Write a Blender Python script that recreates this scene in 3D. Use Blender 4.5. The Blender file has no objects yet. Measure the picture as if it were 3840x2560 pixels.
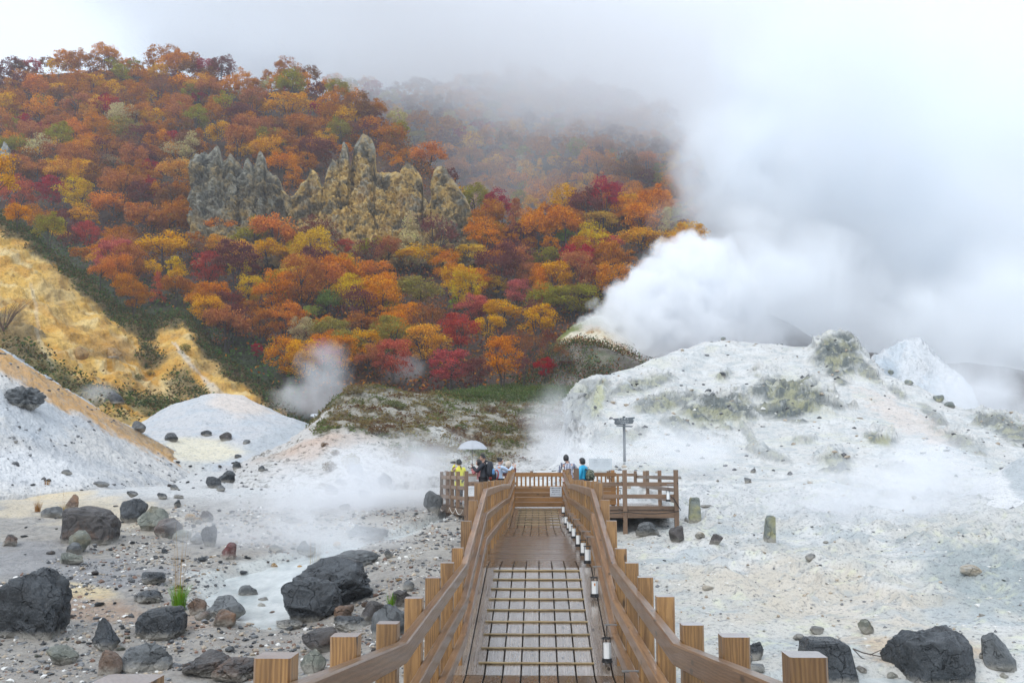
import bpy, bmesh, math, random
import numpy as np
from mathutils import Vector, Matrix
from mathutils.bvhtree import BVHTree

R = math.radians
rng = np.random.default_rng(7)
random.seed(7)
scene = bpy.context.scene
COL = scene.collection

# ------------------------------------------------------------------ camera
# the eye is the origin; +y runs along the boardwalk, z is up
F36 = 35.0
FPX = 3733.0                      # focal length in pixels of a 3840 wide frame
PITCH = math.atan((1775 - 1280) / FPX)
YAW = math.atan(100 / FPX * math.cos(PITCH))
cd = bpy.data.cameras.new("camera")
cam = bpy.data.objects.new("camera", cd)
COL.objects.link(cam)
cd.sensor_width = 36.0
cd.lens = 36.0 * FPX / 3840.0
cd.clip_start = 0.05
cd.clip_end = 5000
cam.rotation_euler = (math.pi / 2 + PITCH, 0, YAW)
scene.camera = cam
FWD = np.array([-math.sin(YAW) * math.cos(PITCH), math.cos(YAW) * math.cos(PITCH), math.sin(PITCH)])
RGT = np.array([math.cos(YAW), math.sin(YAW), 0.0])
UPV = np.cross(RGT, FWD)
KD = 3840 / 2352.0                # survey coordinates: 2352 wide
FD = FPX / KD

def ray(dx, dy):
    dx = np.asarray(dx, float); dy = np.asarray(dy, float)
    return FWD * FD + RGT * (dx[..., None] - 1176) + UPV * (784 - dy[..., None])

def at(dx, dy, Y):
    """point at distance Y (world y) seen in direction (dx, dy)"""
    d = ray(dx, dy)
    return d * (np.asarray(Y, float) / d[..., 1])[..., None]

def atF(fx, fy, Y):
    return at(fx / KD, fy / KD, Y)

def proj(P):
    P = np.asarray(P, float)
    c = P @ FWD
    c = np.where(np.abs(c) < 1e-6, 1e-6, c)
    return 1176 + FD * (P @ RGT) / c, 784 - FD * (P @ UPV) / c

# ------------------------------------------------------------------ noise
def _h(ix, iy, iz):
    h = (ix.astype(np.uint32) * np.uint32(374761393) + iy.astype(np.uint32) * np.uint32(668265263)
         + iz.astype(np.uint32) * np.uint32(2147483647))
    h = (h ^ (h >> np.uint32(13))) * np.uint32(1274126177)
    return h ^ (h >> np.uint32(16))

_G = np.array([[1,1,0],[-1,1,0],[1,-1,0],[-1,-1,0],[1,0,1],[-1,0,1],[1,0,-1],[-1,0,-1],
               [0,1,1],[0,-1,1],[0,1,-1],[0,-1,-1],[1,1,0],[-1,1,0],[0,-1,1],[0,-1,-1]], float)

def perlin(P):
    P = np.asarray(P, float)
    I = np.floor(P).astype(np.int64)
    f = P - I
    u = f * f * f * (f * (f * 6 - 15) + 10)
    out = 0
    for a in (0, 1):
        wx = u[:, 0] if a else 1 - u[:, 0]
        for b in (0, 1):
            wy = u[:, 1] if b else 1 - u[:, 1]
            for c in (0, 1):
                wz = u[:, 2] if c else 1 - u[:, 2]
                g = _G[_h(I[:, 0] + a, I[:, 1] + b, I[:, 2] + c) & np.uint32(15)]
                out = out + wx * wy * wz * ((f - [a, b, c]) * g).sum(1)
    return out

def fbm(P, scale=1.0, octv=4, gain=0.5, lac=2.03, seed=0.0, ridged=False):
    P = np.asarray(P, float) * scale + seed * 17.31
    v = 0; a = 1.0
    for _ in range(octv):
        n = perlin(P)
        if ridged: n = 1 - 2 * np.abs(n) - 0.5
        v = v + a * n
        a *= gain; P = P * lac + 5.2
    return v

def sstep(a, b, x):
    t = np.clip((np.asarray(x, float) - a) / (b - a), 0, 1)
    return t * t * (3 - 2 * t)

def mixc(c, d, t):
    return c + (np.asarray(d, float) - c) * np.asarray(t)[:, None]

# ------------------------------------------------------------------ objects
def tag(o, label=None, cat=None, group=None, kind=None):
    if label: o["label"] = label
    if cat: o["category"] = cat
    if group: o["group"] = group
    if kind: o["kind"] = kind
    return o

def empty(name, loc=(0, 0, 0), rz=0.0, parent=None):
    o = bpy.data.objects.new(name, None)
    COL.objects.link(o)
    o.empty_display_size = 0.2
    o.location = loc
    o.rotation_euler = (0, 0, rz)
    if parent: o.parent = parent
    return o

def link_mesh(name, me, mat=None, parent=None):
    o = bpy.data.objects.new(name, me)
    COL.objects.link(o)
    if mat is not None and len(me.materials) == 0: me.materials.append(mat)
    if parent is not None: o.parent = parent
    return o

def np_mesh(name, V, Fq, smooth=True, col=None, attrs=None, mats=None, midx=None):
    """V (n,3); Fq (m,k) with k = 3 or 4"""
    V = np.ascontiguousarray(V, np.float32); Fq = np.ascontiguousarray(Fq, np.int32)
    me = bpy.data.meshes.new(name)
    m, k = Fq.shape
    me.vertices.add(len(V)); me.vertices.foreach_set("co", V.ravel())
    me.loops.add(m * k); me.loops.foreach_set("vertex_index", Fq.ravel())
    me.polygons.add(m)
    me.polygons.foreach_set("loop_start", np.arange(0, m * k, k, dtype=np.int32))
    me.polygons.foreach_set("loop_total", np.full(m, k, np.int32))
    if mats:
        for mm in mats: me.materials.append(mm)
    if midx is not None: me.polygons.foreach_set("material_index", np.ascontiguousarray(midx, np.int32))
    me.update(calc_edges=True)
    me.polygons.foreach_set("use_smooth", np.full(m, smooth, bool))
    if col is not None:
        a = me.color_attributes.new("Col", "FLOAT_COLOR", "POINT")
        c4 = np.ones((len(V), 4), np.float32); c4[:, :3] = np.clip(col, 0, 1)
        a.data.foreach_set("color", c4.ravel())
    for nm, arr in (attrs or {}).items():
        a = me.attributes.new(nm, "FLOAT", "POINT")
        a.data.foreach_set("value", np.ascontiguousarray(arr, np.float32))
    return me

def grid_faces(nr, nc):
    i = np.arange(nr - 1)[:, None] * nc + np.arange(nc - 1)[None, :]
    return np.stack([i, i + 1, i + nc + 1, i + nc], -1).reshape(-1, 4)

class MB:
    """collects beams and boxes; every vertex remembers its place in its own timber"""
    def __init__(s):
        s.v = []; s.f = []; s.g = []; s.t = []
    def _add(s, V, F, G, tint=None):
        b = len(s.v)
        s.v += [tuple(x) for x in V]
        s.f += [tuple(b + i for i in f) for f in F]
        s.g += [tuple(x) for x in G]
        s.t += [random.random() if tint is None else tint] * len(V)
    def sweep(s, pts, w, h, ch=0.006, up=(0, 0, 1), tint=None, wz=None):
        """rectangular bar along a polyline; pts are on its axis"""
        pts = [Vector(p) for p in pts]
        up = Vector(up)
        ox = random.uniform(0, 50); oy = random.uniform(-.25, .25); oz = random.uniform(.03, .3)
        prof = [(-w/2, -h/2 + ch), (-w/2 + ch, -h/2), (w/2 - ch, -h/2), (w/2, -h/2 + ch),
                (w/2, h/2 - ch), (w/2 - ch, h/2), (-w/2 + ch, h/2), (-w/2, h/2 - ch)]
        V = []; G = []; acc = 0.0
        for i, p in enumerate(pts):
            d0 = (pts[i] - pts[i-1]).normalized() if i else None
            d1 = (pts[i+1] - pts[i]).normalized() if i < len(pts) - 1 else None
            d = ((d0 or d1) + (d1 or d0)).normalized()
            if i: acc += (pts[i] - pts[i-1]).length
            sx = d.cross(up).normalized(); sz = sx.cross(d).normalized()
            k = 1.0
            if d0 is not None and d1 is not None: k = 1 / max(.5, d.dot(d0))
            for a, b in prof:
                V.append(p + sx * a + sz * b * k); G.append((ox + acc, oy + a, oz + b))
        F = []; n = len(pts)
        for i in range(n - 1):
            for j in range(8):
                k = (j + 1) % 8
                F.append((i*8 + j, i*8 + k, (i+1)*8 + k, (i+1)*8 + j))
        F.append(tuple(range(7, -1, -1))); F.append(tuple((n-1)*8 + j for j in range(8)))
        s._add(V, F, G, tint)
        return s
    def box(s, c, size, ch=0.004, rz=0.0, axis=None, tint=None):
        """box centred at c; grain along the longest side"""
        c = Vector(c); M = Matrix.Rotation(rz, 3, 'Z')
        if axis is None: axis = max(range(3), key=lambda i: size[i])
        dirs = [M @ Vector((1, 0, 0)), M @ Vector((0, 1, 0)), Vector((0, 0, 1))]
        d = dirs[axis]
        if axis == 2: up = dirs[1]; w, h = size[0], size[1]
        else: up = Vector((0, 0, 1)); h = size[2]; w = size[1 - axis]
        return s.sweep([c - d * size[axis] / 2, c + d * size[axis] / 2], w, h, ch, up, tint)
    def tube(s, pts, r, n=8, r1=None):
        pts = [Vector(p) for p in pts]; V = []; G = []; F = []; acc = 0
        for i, p in enumerate(pts):
            d = (pts[min(i+1, len(pts)-1)] - pts[max(i-1, 0)]).normalized()
            up = Vector((0, 0, 1)) if abs(d.z) < .9 else Vector((0, 1, 0))
            sx = d.cross(up).normalized(); sz = sx.cross(d)
            if i: acc += (pts[i] - pts[i-1]).length
            rr = r if r1 is None else r + (r1 - r) * i / (len(pts) - 1)
            for j in range(n):
                a = 2 * math.pi * j / n
                V.append(p + (sx * math.cos(a) + sz * math.sin(a)) * rr)
                G.append((acc, math.cos(a) * rr, math.sin(a) * rr))
        for i in range(len(pts) - 1):
            for j in range(n):
                k = (j + 1) % n
                F.append((i*n + j, i*n + k, (i+1)*n + k, (i+1)*n + j))
        F.append(tuple(range(n-1, -1, -1))); F.append(tuple((len(pts)-1)*n + j for j in range(n)))
        s._add(V, F, G)
        return s
    def raw(s, V, F):
        s._add(V, F, [tuple(v) for v in V]); return s
    def mesh(s, name, mat, smooth=False):
        me = bpy.data.meshes.new(name)
        me.from_pydata([tuple(v) for v in s.v], [], s.f)
        a = me.attributes.new("gco", "FLOAT_VECTOR", "POINT")
        a.data.foreach_set("vector", np.array(s.g, np.float32).ravel())
        a = me.attributes.new("tint", "FLOAT", "POINT")
        a.data.foreach_set("value", np.array(s.t, np.float32))
        me.materials.append(mat)
        if smooth: me.polygons.foreach_set("use_smooth", np.full(len(me.polygons), True))
        return me
    def build(s, name, mat, parent=None, smooth=False):
        return link_mesh(name, s.mesh(name, mat, smooth), None, parent)

# ------------------------------------------------------------------ materials
class NT:
    def __init__(s, name):
        s.mat = bpy.data.materials.new(name); s.mat.use_nodes = True
        s.t = s.mat.node_tree; s.t.nodes.clear()
        s.out = s.t.nodes.new("ShaderNodeOutputMaterial")
    def n(s, typ, props=None, **inp):
        nd = s.t.nodes.new("ShaderNode" + typ)
        for k, v in (props or {}).items(): setattr(nd, k, v)
        for k, v in inp.items():
            s.set(nd, k, v)
        return nd
    def set(s, nd, k, v):
        key = int(k[1:]) if k[0] == "i" and k[1:].isdigit() else k.replace("_", " ")
        sock = nd.inputs[key]
        if hasattr(v, "outputs"): v = v.outputs[0]
        if isinstance(v, bpy.types.NodeSocket): s.t.links.new(v, sock)
        else:
            if isinstance(v, (tuple, list)) and len(v) == 3 and sock.type == "RGBA": v = (*v, 1)
            sock.default_value = v
    def math(s, op, a, b=0.0, c=0.0, clamp=False):
        return s.n("Math", {"operation": op, "use_clamp": clamp}, i0=a, i1=b, i2=c).outputs[0]
    def vmath(s, op, a, b=(0, 0, 0)):
        return s.n("VectorMath", {"operation": op}, i0=a, i1=b).outputs[0]
    def mix(s, fac, a, b, mode="MIX"):
        nd = s.n("Mix", {"data_type": "RGBA", "blend_type": mode})
        s.set(nd, "i0", fac); s.set(nd, "i6", a); s.set(nd, "i7", b)
        return nd.outputs[2]
    def noise(s, vec, scale, detail=4, rough=.55, dist=0.0):
        return s.n("TexNoise", Vector=vec, Scale=scale, Detail=detail, Roughness=rough, Distortion=dist).outputs[0]
    def ramp(s, fac, stops, interp="LINEAR"):
        nd = s.n("ValToRGB", Fac=fac); cr = nd.color_ramp; cr.interpolation = interp
        while len(cr.elements) < len(stops): cr.elements.new(.5)
        for e, (p, c) in zip(cr.elements, stops):
            e.position = p; e.color = (c, c, c, 1) if isinstance(c, (int, float)) else (*c, 1)
        return nd.outputs[0]
    def maprange(s, v, a, b, c=0.0, d=1.0, smooth=False):
        nd = s.n("MapRange", {"interpolation_type": "SMOOTHSTEP" if smooth else "LINEAR"}, i0=v, i1=a, i2=b, i3=c, i4=d)
        return nd.outputs[0]
    def bump(s, h, strength=.5, dist=.05, normal=None):
        nd = s.n("Bump", Height=h, Strength=strength, Distance=dist)
        if normal is not None: s.set(nd, "Normal", normal)
        return nd.outputs[0]
    def bsdf(s, **k):
        b = s.n("BsdfPrincipled", **k)
        s.t.links.new(b.outputs[0], s.out.inputs[0]); return b
    def attr(s, nm, out="Color"):
        return s.n("Attribute", {"attribute_name": nm}).outputs[out]
    def pos(s): return s.n("NewGeometry").outputs["Position"]
    def obj(s): return s.n("TexCoord").outputs["Object"]

def simple_mat(name, col, rough=.6, metal=0.0, var=.12, scale=8, spec=.5, **k):
    m = NT(name)
    nz = m.noise(m.obj(), scale, 5)
    c = m.mix(m.maprange(nz, .3, .7), tuple(x * (1 - var) for x in col), tuple(min(1, x * (1 + var)) for x in col))
    m.bsdf(Base_Color=c, Roughness=rough, Metallic=metal, Specular_IOR_Level=spec, **k)
    return m.mat

def earth_mat(name, speck=(.12, .13, .14), speck_amt=.5, speck_scale=6.0, bump=.6, bscale=3.0, bdist=.15, rough=.85, light=(.8, .8, .8), lo=.56, hi=.68):
    """vertex painted ground with fine procedural specks, pebbles and grit"""
    m = NT(name)
    p = m.pos(); col = m.attr("Col")
    n1 = m.noise(p, speck_scale, 6, .65)
    n2 = m.noise(p, speck_scale * .23, 5, .6)
    n3 = m.noise(p, speck_scale * 3.1, 3, .6)
    c = m.mix(m.math("MULTIPLY", m.maprange(n2, .35, .7), .35), col, m.mix(.5, col, light))
    k = m.math("MULTIPLY", m.maprange(n1, lo, hi), speck_amt, clamp=True)
    c = m.mix(k, c, speck)
    c = m.mix(m.math("MULTIPLY", m.maprange(n3, .5, .75), .35), c, m.mix(.6, c, (.05, .05, .05)), "MIX")
    vo = m.n("TexVoronoi", {"feature": "F1"}, Vector=p, Scale=bscale * 4, Randomness=1.0)
    h = m.math("ADD", m.noise(p, bscale, 8, .65), m.math("MULTIPLY", vo.outputs["Distance"], -.35))
    m.bsdf(Base_Color=c, Roughness=rough, Specular_IOR_Level=.3, Normal=m.bump(h, bump, bdist))
    return m.mat

def wood_mat(name, dark, light, rough=.45, period=26.0, bumpv=.25, wet=0.0, stain=.35, ends=None):
    m = NT(name)
    g = m.attr("gco", "Vector"); tint = m.attr("tint", "Fac")
    gv = m.vmath("MULTIPLY", g, (.16, 1, 1))
    wob = m.n("TexNoise", Vector=m.vmath("MULTIPLY", g, (1.1, 9, 9)), Scale=1.0, Detail=3.0)
    gw = m.vmath("ADD", gv, m.vmath("MULTIPLY", m.vmath("SUBTRACT", wob.outputs["Color"], (.5, .5, .5)), (.0, .035, .035)))
    wv = m.n("TexWave", {"wave_type": "RINGS", "rings_direction": "X"}, Vector=gw, Scale=period, Distortion=5.0, Detail=3.0, Detail_Scale=1.6, Detail_Roughness=.6)
    fib = m.noise(m.vmath("MULTIPLY", g, (2.5, 160, 160)), 1.0, 3)
    big = m.noise(m.vmath("MULTIPLY", g, (1.6, 7, 7)), 1.0, 4)
    streak = m.noise(m.vmath("MULTIPLY", g, (.8, 45, 45)), 1.0, 4, .6)
    fac = m.math("ADD", m.math("MULTIPLY", m.maprange(wv, .1, .95), .32), m.math("ADD", m.math("MULTIPLY", fib, .25), m.math("MULTIPLY", m.maprange(streak, .3, .7), .43)))
    c = m.mix(fac, dark, light)
    c = m.mix(m.math("MULTIPLY", m.maprange(big, .45, .7), stain), c, tuple(x * .35 for x in dark))
    tv = m.maprange(tint, 0, 1, .72, 1.22)
    c = m.mix(1.0, c, m.n("CombineColor", i0=tv, i1=tv, i2=tv), "MULTIPLY")
    kn = m.n("TexVoronoi", {"feature": "F1"}, Vector=m.vmath("MULTIPLY", g, (2.6, 9, 9)), Scale=1.0)
    kd = m.maprange(kn.outputs["Distance"], .10, .17, 1.0, 0.0)
    c = m.mix(m.math("MULTIPLY", kd, .85), c, (.02, .012, .008))
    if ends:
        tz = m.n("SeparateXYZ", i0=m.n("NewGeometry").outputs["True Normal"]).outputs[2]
        c = m.mix(m.math("MULTIPLY", m.maprange(tz, .6, .9), m.maprange(big, .3, .7, .95, .6)), c, ends)  # upward faces greyed: wet sky sheen put into the colour
    h = m.math("ADD", m.math("MULTIPLY", wv, .5), m.math("MULTIPLY", fib, .6))
    rr = m.maprange(big, .35, .65, rough * (1 - .5 * wet), rough)
    m.bsdf(Base_Color=c, Roughness=rr, Specular_IOR_Level=.5, Coat_Weight=wet, Coat_Roughness=.14, Normal=m.bump(h, bumpv, .004))
    return m.mat

def rock_mat(name, c0, c1, rust=None, rough=.5, lich=None, scale=2.0, bump=.9):
    m = NT(name)
    p = m.obj(); oi = m.n("ObjectInfo").outputs["Random"]
    pv = m.vmath("ADD", p, m.n("CombineXYZ", i0=m.math("MULTIPLY", oi, 31.0), i1=m.math("MULTIPLY", oi, 17.0), i2=0.0))
    n1 = m.noise(pv, scale * 1.3, 8, .65); n2 = m.noise(pv, scale * 5, 6, .7); n3 = m.noise(pv, scale * .8, 4, .6, .4)
    c = m.mix(m.maprange(n1, .32, .68), c0, c1)
    if rust: c = m.mix(m.math("MULTIPLY", m.maprange(n3, .52, .66), .8), c, rust)
    if lich: c = m.mix(m.math("MULTIPLY", m.maprange(n2, .56, .68), .7), c, lich)
    vo = m.n("TexVoronoi", {"feature": "DISTANCE_TO_EDGE"}, Vector=m.vmath("ADD", pv, m.vmath("MULTIPLY", m.n("TexNoise", Vector=pv, Scale=scale * 1.2, Detail=4.0).outputs["Color"], (.7, .7, .7))), Scale=scale * .9)
    crack = m.maprange(vo.outputs["Distance"], 0.0, .022, 0.0, 1.0)
    c = m.mix(m.math("MULTIPLY", m.math("SUBTRACT", 1.0, crack), .45), c, tuple(x * .3 for x in c0))
    h = m.math("ADD", m.math("ADD", m.math("MULTIPLY", n1, 1.0), m.math("MULTIPLY", n2, .4)), m.math("MULTIPLY", crack, .25))
    rr = m.maprange(n2, .3, .7, rough * .55, rough * 1.2)
    gm = m.n("NewGeometry"); nz_ = m.n("SeparateXYZ", i0=gm.outputs["True Normal"]).outputs[2]
    top_highlight = m.math("MULTIPLY", m.maprange(m.math("ADD", nz_, m.math("MULTIPLY", n2, .9)), 1.05, 1.5), .16)  # upward faces paler: sky highlight put into the rock colour
    c = m.mix(top_highlight, c, (.20, .21, .215))
    oz = m.n("SeparateXYZ", i0=p).outputs[2]
    c = m.mix(m.maprange(m.math("ADD", oz, m.math("MULTIPLY", n2, -.22)), -.06, .06, .8, 0.0), c, (.34, .32, .28))
    m.bsdf(Base_Color=c, Roughness=rr, Specular_IOR_Level=.5, Normal=m.bump(h, bump, .12))
    return m.mat

def leaf_mat(name, col, trans=.42, var=.35):
    m = NT(name)
    rp = m.n("NewGeometry").outputs["Random Per Island"]
    oi = m.n("ObjectInfo").outputs["Random"]
    pn = m.noise(m.pos(), .28, 3, .6)
    pv_ = m.noise(m.pos(), 1.1, 2, .5)
    c2 = m.mix(m.maprange(pn, .42, .66), (*col, 1), (min(1, col[0] * .78 + .02), col[1] * .68 + .012, col[2] * .8 + .006, 1))
    c2 = m.mix(m.math("MULTIPLY", m.maprange(pv_, .52, .70), .55), c2, (min(1, col[0] * 1.12 + .02), min(1, col[1] * 1.45 + .03), col[2] * 1.1 + .006, 1))
    hsv = m.n("HueSaturation", Hue=m.maprange(m.math("ADD", m.math("MULTIPLY", rp, .6), m.math("MULTIPLY", oi, .4)), 0, 1, .478, .522),
              Saturation=m.maprange(oi, 0, 1, .98, 1.16), Value=m.maprange(rp, 0, 1, 1 - var, 1 + var), Color=c2)
    d = m.n("BsdfDiffuse", Color=hsv, Roughness=.5)
    tr = m.n("BsdfTranslucent", Color=hsv)
    mx = m.n("MixShader", i0=trans, i1=d, i2=tr)
    m.t.links.new(mx.outputs[0], m.out.inputs[0])
    return m.mat
EXPOSURE = 0.42
# ------------------------------------------------------------------ landforms
LAND = []          # (verts, faces) for ray casting

def smooth1(a, k):
    if k < 1: return a
    ker = np.exp(-.5 * (np.arange(-3*k, 3*k+1) / k) ** 2); ker /= ker.sum()
    return np.convolve(np.pad(a, 3*k, mode="reflect", reflect_type="odd"), ker, "valid")

def row_pts(row, nu, k):
    r = np.array(row, float)
    x = np.linspace(r[0, 0], r[-1, 0], nu)
    dy = smooth1(np.interp(x, r[:, 0], r[:, 1]), k)
    Y = smooth1(np.interp(x, r[:, 0], r[:, 2]), k)
    return at(x, dy, Y)

def loft(rows, nu, nv, k=6):
    Wd = np.stack([row_pts(r, nu, k) for r in rows])          # (rows, nu, 3)
    Wd = np.concatenate([Wd, Wd[-1:] + np.array([0, -.6, -1.6])])
    n = len(rows)
    # spread v by mean spacing
    seg = np.linalg.norm(np.diff(Wd, axis=0), axis=2).mean(1)
    cnt = np.maximum(3, np.round(seg / seg.sum() * nv).astype(int))
    out = []
    for i in range(n - 1):
        p0 = Wd[max(i-1, 0)]; p1 = Wd[i]; p2 = Wd[i+1]; p3 = Wd[min(i+2, n-1)]
        la = np.linalg.norm(p2 - p1, axis=1, keepdims=True)
        def lim(t):
            l = np.linalg.norm(t, axis=1, keepdims=True) + 1e-9
            return t * np.minimum(1, 1.2 * la / l)
        m1 = lim((p2 - p0) / 2); m2 = lim((p3 - p1) / 2)
        for j in range(cnt[i]):
            t = j / cnt[i]; t2 = t*t; t3 = t2*t
            out.append((2*t3-3*t2+1)*p1 + (t3-2*t2+t)*m1 + (-2*t3+3*t2)*p2 + (t3-t2)*m2)
    out.append(Wd[-1])
    return np.stack(out)

def grid_normals(G):
    du = np.gradient(G, axis=1); dv = np.gradient(G, axis=0)
    N = np.cross(du, dv); N /= np.linalg.norm(N, axis=2, keepdims=True) + 1e-9
    s = np.sign(N[..., 2].mean())
    return N * (s if s else 1)

def blob(dx, dy, cx, cy, rx, ry, ang=0.0, nz=None, soft=.35):
    a = R(ang); x = dx - cx; y = dy - cy
    u = (x * math.cos(a) + y * math.sin(a)) / rx; v = (-x * math.sin(a) + y * math.cos(a)) / ry
    r = np.sqrt(u*u + v*v)
    if nz is not None: r = r + nz
    return 1 - sstep(1 - soft, 1 + soft, r)

def add_land(name, G, color_fn, mat, disp=None, kind="structure", cast=True, label=None, cat=None):
    nr, nc, _ = G.shape
    P = G.reshape(-1, 3)
    N = grid_normals(G).reshape(-1, 3)
    if disp is not None: P = P + N * disp(P)[:, None]
    Fq = grid_faces(nr, nc)
    me = np_mesh(name, P, Fq, True, color_fn(P, *proj(P)))
    o = link_mesh(name, me, mat)
    tag(o, label, cat, kind=kind)
    if cast: LAND.append((P, Fq))
    return o, P

# --- valley floor -------------------------------------------------
PROF = np.array([(-40,-3.8),(0,-3.6),(14,-3.35),(18,-3.1),(22,-2.62),(26,-2.15),(30,-1.72),(36,-1.05),(40,-.72),(50,-.5),(60,.5),(75,1.2),(120,1.5),(5000,1.5)])
STREAM = np.array([(-5.2,20.2),(-5.6,21.0),(-6.3,22.6),(-6.5,24.5),(-5.9,26.8),(-4.6,29.2),(-3.4,31.6),(-3.0,34.5),(-4.2,38.0)])
STRW = np.array([.4,.8,1.25,1.2,.75,.45,.3,.25,.2])
POOL = np.array([(3.6,16.2),(5.4,16.6),(7.2,16.3),(9.0,16.7),(11.5,17.2)])
POOLW = np.array([.45,.55,.75,.8,.6])

def path_dist(x, y, path, wid):
    best = np.full(np.shape(x), 1e9)
    for i in range(len(path) - 1):
        a = path[i]; d = path[i+1] - a
        t = np.clip(((x - a[0]) * d[0] + (y - a[1]) * d[1]) / (d @ d), 0, 1)
        w = wid[i] + (wid[i+1] - wid[i]) * t
        best = np.minimum(best, np.hypot(x - a[0] - t * d[0], y - a[1] - t * d[1]) / w)
    return best

def prof(y): return np.interp(y, PROF[:, 0], PROF[:, 1])

def gz(x, y):
    x = np.asarray(x, float); y = np.asarray(y, float)
    sh = x.shape; P = np.stack([x.ravel(), y.ravel(), np.zeros(x.size)], 1)
    z = prof(y.ravel() + .8 * fbm(P, .12, 3, seed=3))
    z = z + .13 * fbm(P, .35, 4, seed=1) + .05 * fbm(P, 1.3, 4, seed=2) * 1.0
    z = z + .34 * np.clip(fbm(P, .6, 5, seed=8, ridged=True), -.2, 1) * sstep(1.5, 5, P[:, 0]) * sstep(18, 24, P[:, 1])
    # gentle bank left of the deck and dip below it
    z = z + .30 * np.exp(-((P[:, 0] + 2.6) / 1.8) ** 2 - ((P[:, 1] - 25) / 6) ** 2)
    z = z - .35 * np.exp(-(P[:, 0] / 1.4) ** 2) * (1 - sstep(26, 33, P[:, 1]))
    ds = path_dist(P[:, 0], P[:, 1], STREAM, STRW) + .25 * fbm(P, .9, 3, seed=5)
    z = z - .34 * (1 - sstep(.6, 1.35, ds))
    dp = path_dist(P[:, 0], P[:, 1], POOL, POOLW) + .25 * fbm(P, .9, 3, seed=6)
    z = z - .25 * (1 - sstep(.6, 1.35, dp))
    return z.reshape(sh)

def ground_grid():
    ys = [-25.0, -12, -4, 2, 6, 9]
    y = 10.5
    while y < 130:
        ys.append(y); y *= 1.0052
    ys += [150, 200, 300, 500, 900, 1600]
    ys = np.array(ys); nu = 430
    u = np.linspace(-1, 1, nu); u = np.sign(u) * (np.abs(u) * .8 + .2 * np.abs(u) ** 3)
    half = .72 * np.abs(ys) + 7.0
    X = u[None, :] * half[:, None] + .02 * ys[:, None]
    Y = np.repeat(ys[:, None], nu, 1)
    return np.stack([X, Y, gz(X, Y)], -1)

def ground_color(P, dx, dy):
    n = fbm(P, .25, 5, seed=11); n2 = fbm(P, .9, 5, seed=12); n3 = fbm(P, 3.2, 4, seed=13)
    c = np.tile(np.array([.40, .37, .32]), (len(P), 1))
    c = mixc(c, (.56, .50, .40), sstep(-.1, .5, n2))
    right = sstep(1245, 1330, dx + 40 * n)
    c = mixc(c, (.52, .515, .48), right * .85)
    c = mixc(c, (.58, .58, .565), sstep(-.1, .35, n + .3 * n2) * right)
    far = sstep(29, 36, P[:, 1] + 2 * n)
    c = mixc(c, (.54, .545, .545), far * .9)
    c = mixc(c, (.40, .43, .44), far * sstep(.05, .45, n3 + .5*n2) * .5)
    # pale bank between stream and boardwalk
    c = mixc(c, (.66, .62, .53), blob(dx, dy, 1000, 1270, 190, 110, 20, .4*n2) * .8)
    # blue grey scoured bands on the right
    band = sstep(.05, .5, fbm(P * [1, 2.2, 1], .38, 5, seed=14)) * right
    c = mixc(c, (.36, .41, .43), band * .65 * sstep(1140, 1230, dy))
    c = mixc(c, (.24, .29, .30), blob(dx, dy, 2290, 1320, 190, 80, 10, .6*n2) * .75)
    c = mixc(c, (.55, .47, .36), blob(dx, dy, 1880, 1370, 260, 75, 8, .5*n2) * .55)
    c = mixc(c, (.50, .36, .22), blob(dx, dy, 2100, 1490, 150, 28, 5, .6*n2) * .7)
    c = mixc(c, (.62, .63, .42), sstep(.25, .6, n3 + .5*n2 - .1) * right * .45)
    # dark gravel on the near left
    left = 1 - sstep(1150, 1250, dx)
    near = sstep(1290, 1400, dy + 60 * n2)
    c = mixc(c, (.25, .23, .205), left * (1 - sstep(36, 41, P[:, 1])) * .8 * sstep(1110, 1180, dy))
    c = mixc(c, (.14, .135, .13), left * sstep(.1, .5, fbm(P, 5.5, 3, seed=16) + .5*n2) * .6 * sstep(1110, 1180, dy))
    c = mixc(c, (.24, .215, .19), near * left * sstep(-.15, .35, n2 + .4*n3) * .8)
    c = mixc(c, (.20, .20, .21), blob(dx, dy, 130, 1300, 260, 40, 8, .7*n2) * .75)
    c = mixc(c, (.62, .48, .27), blob(dx, dy, 60, 1120, 130, 26, 6, .5*n2) * .8)
    c = mixc(c, (.60, .50, .34), blob(dx, dy, 140, 1160, 250, 40, 8, .6*n2) * .6)
    c = mixc(c, (.64, .50, .26), blob(dx, dy, 185, 1360, 85, 18, 8, .5*n2) * .7)
    c = mixc(c, (.30, .19, .12), blob(dx, dy, 240, 1400, 200, 30, 8, .7*n2) * .65)
    c = mixc(c, (.33, .36, .37), right * sstep(.12, .5, fbm(P, 2.2, 5, seed=15) + .3*n) * .6)
    c = mixc(c, (.07, .06, .045), sstep(82, 92, P[:, 1]))
    # silt beside the water
    ds = path_dist(P[:, 0], P[:, 1], STREAM, STRW)
    c = mixc(c, (.50, .52, .50), (1 - sstep(.9, 1.7, ds + .5*n2)) * .8)
    return c

earth_valley = earth_mat("valley_earth", (.13, .14, .15), .7, 10.0, .8, 3.5, .07, light=(.70, .69, .66), lo=.52, hi=.66)
G = ground_grid()
ground, GP = add_land("ground", G, ground_color, earth_valley)

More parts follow.
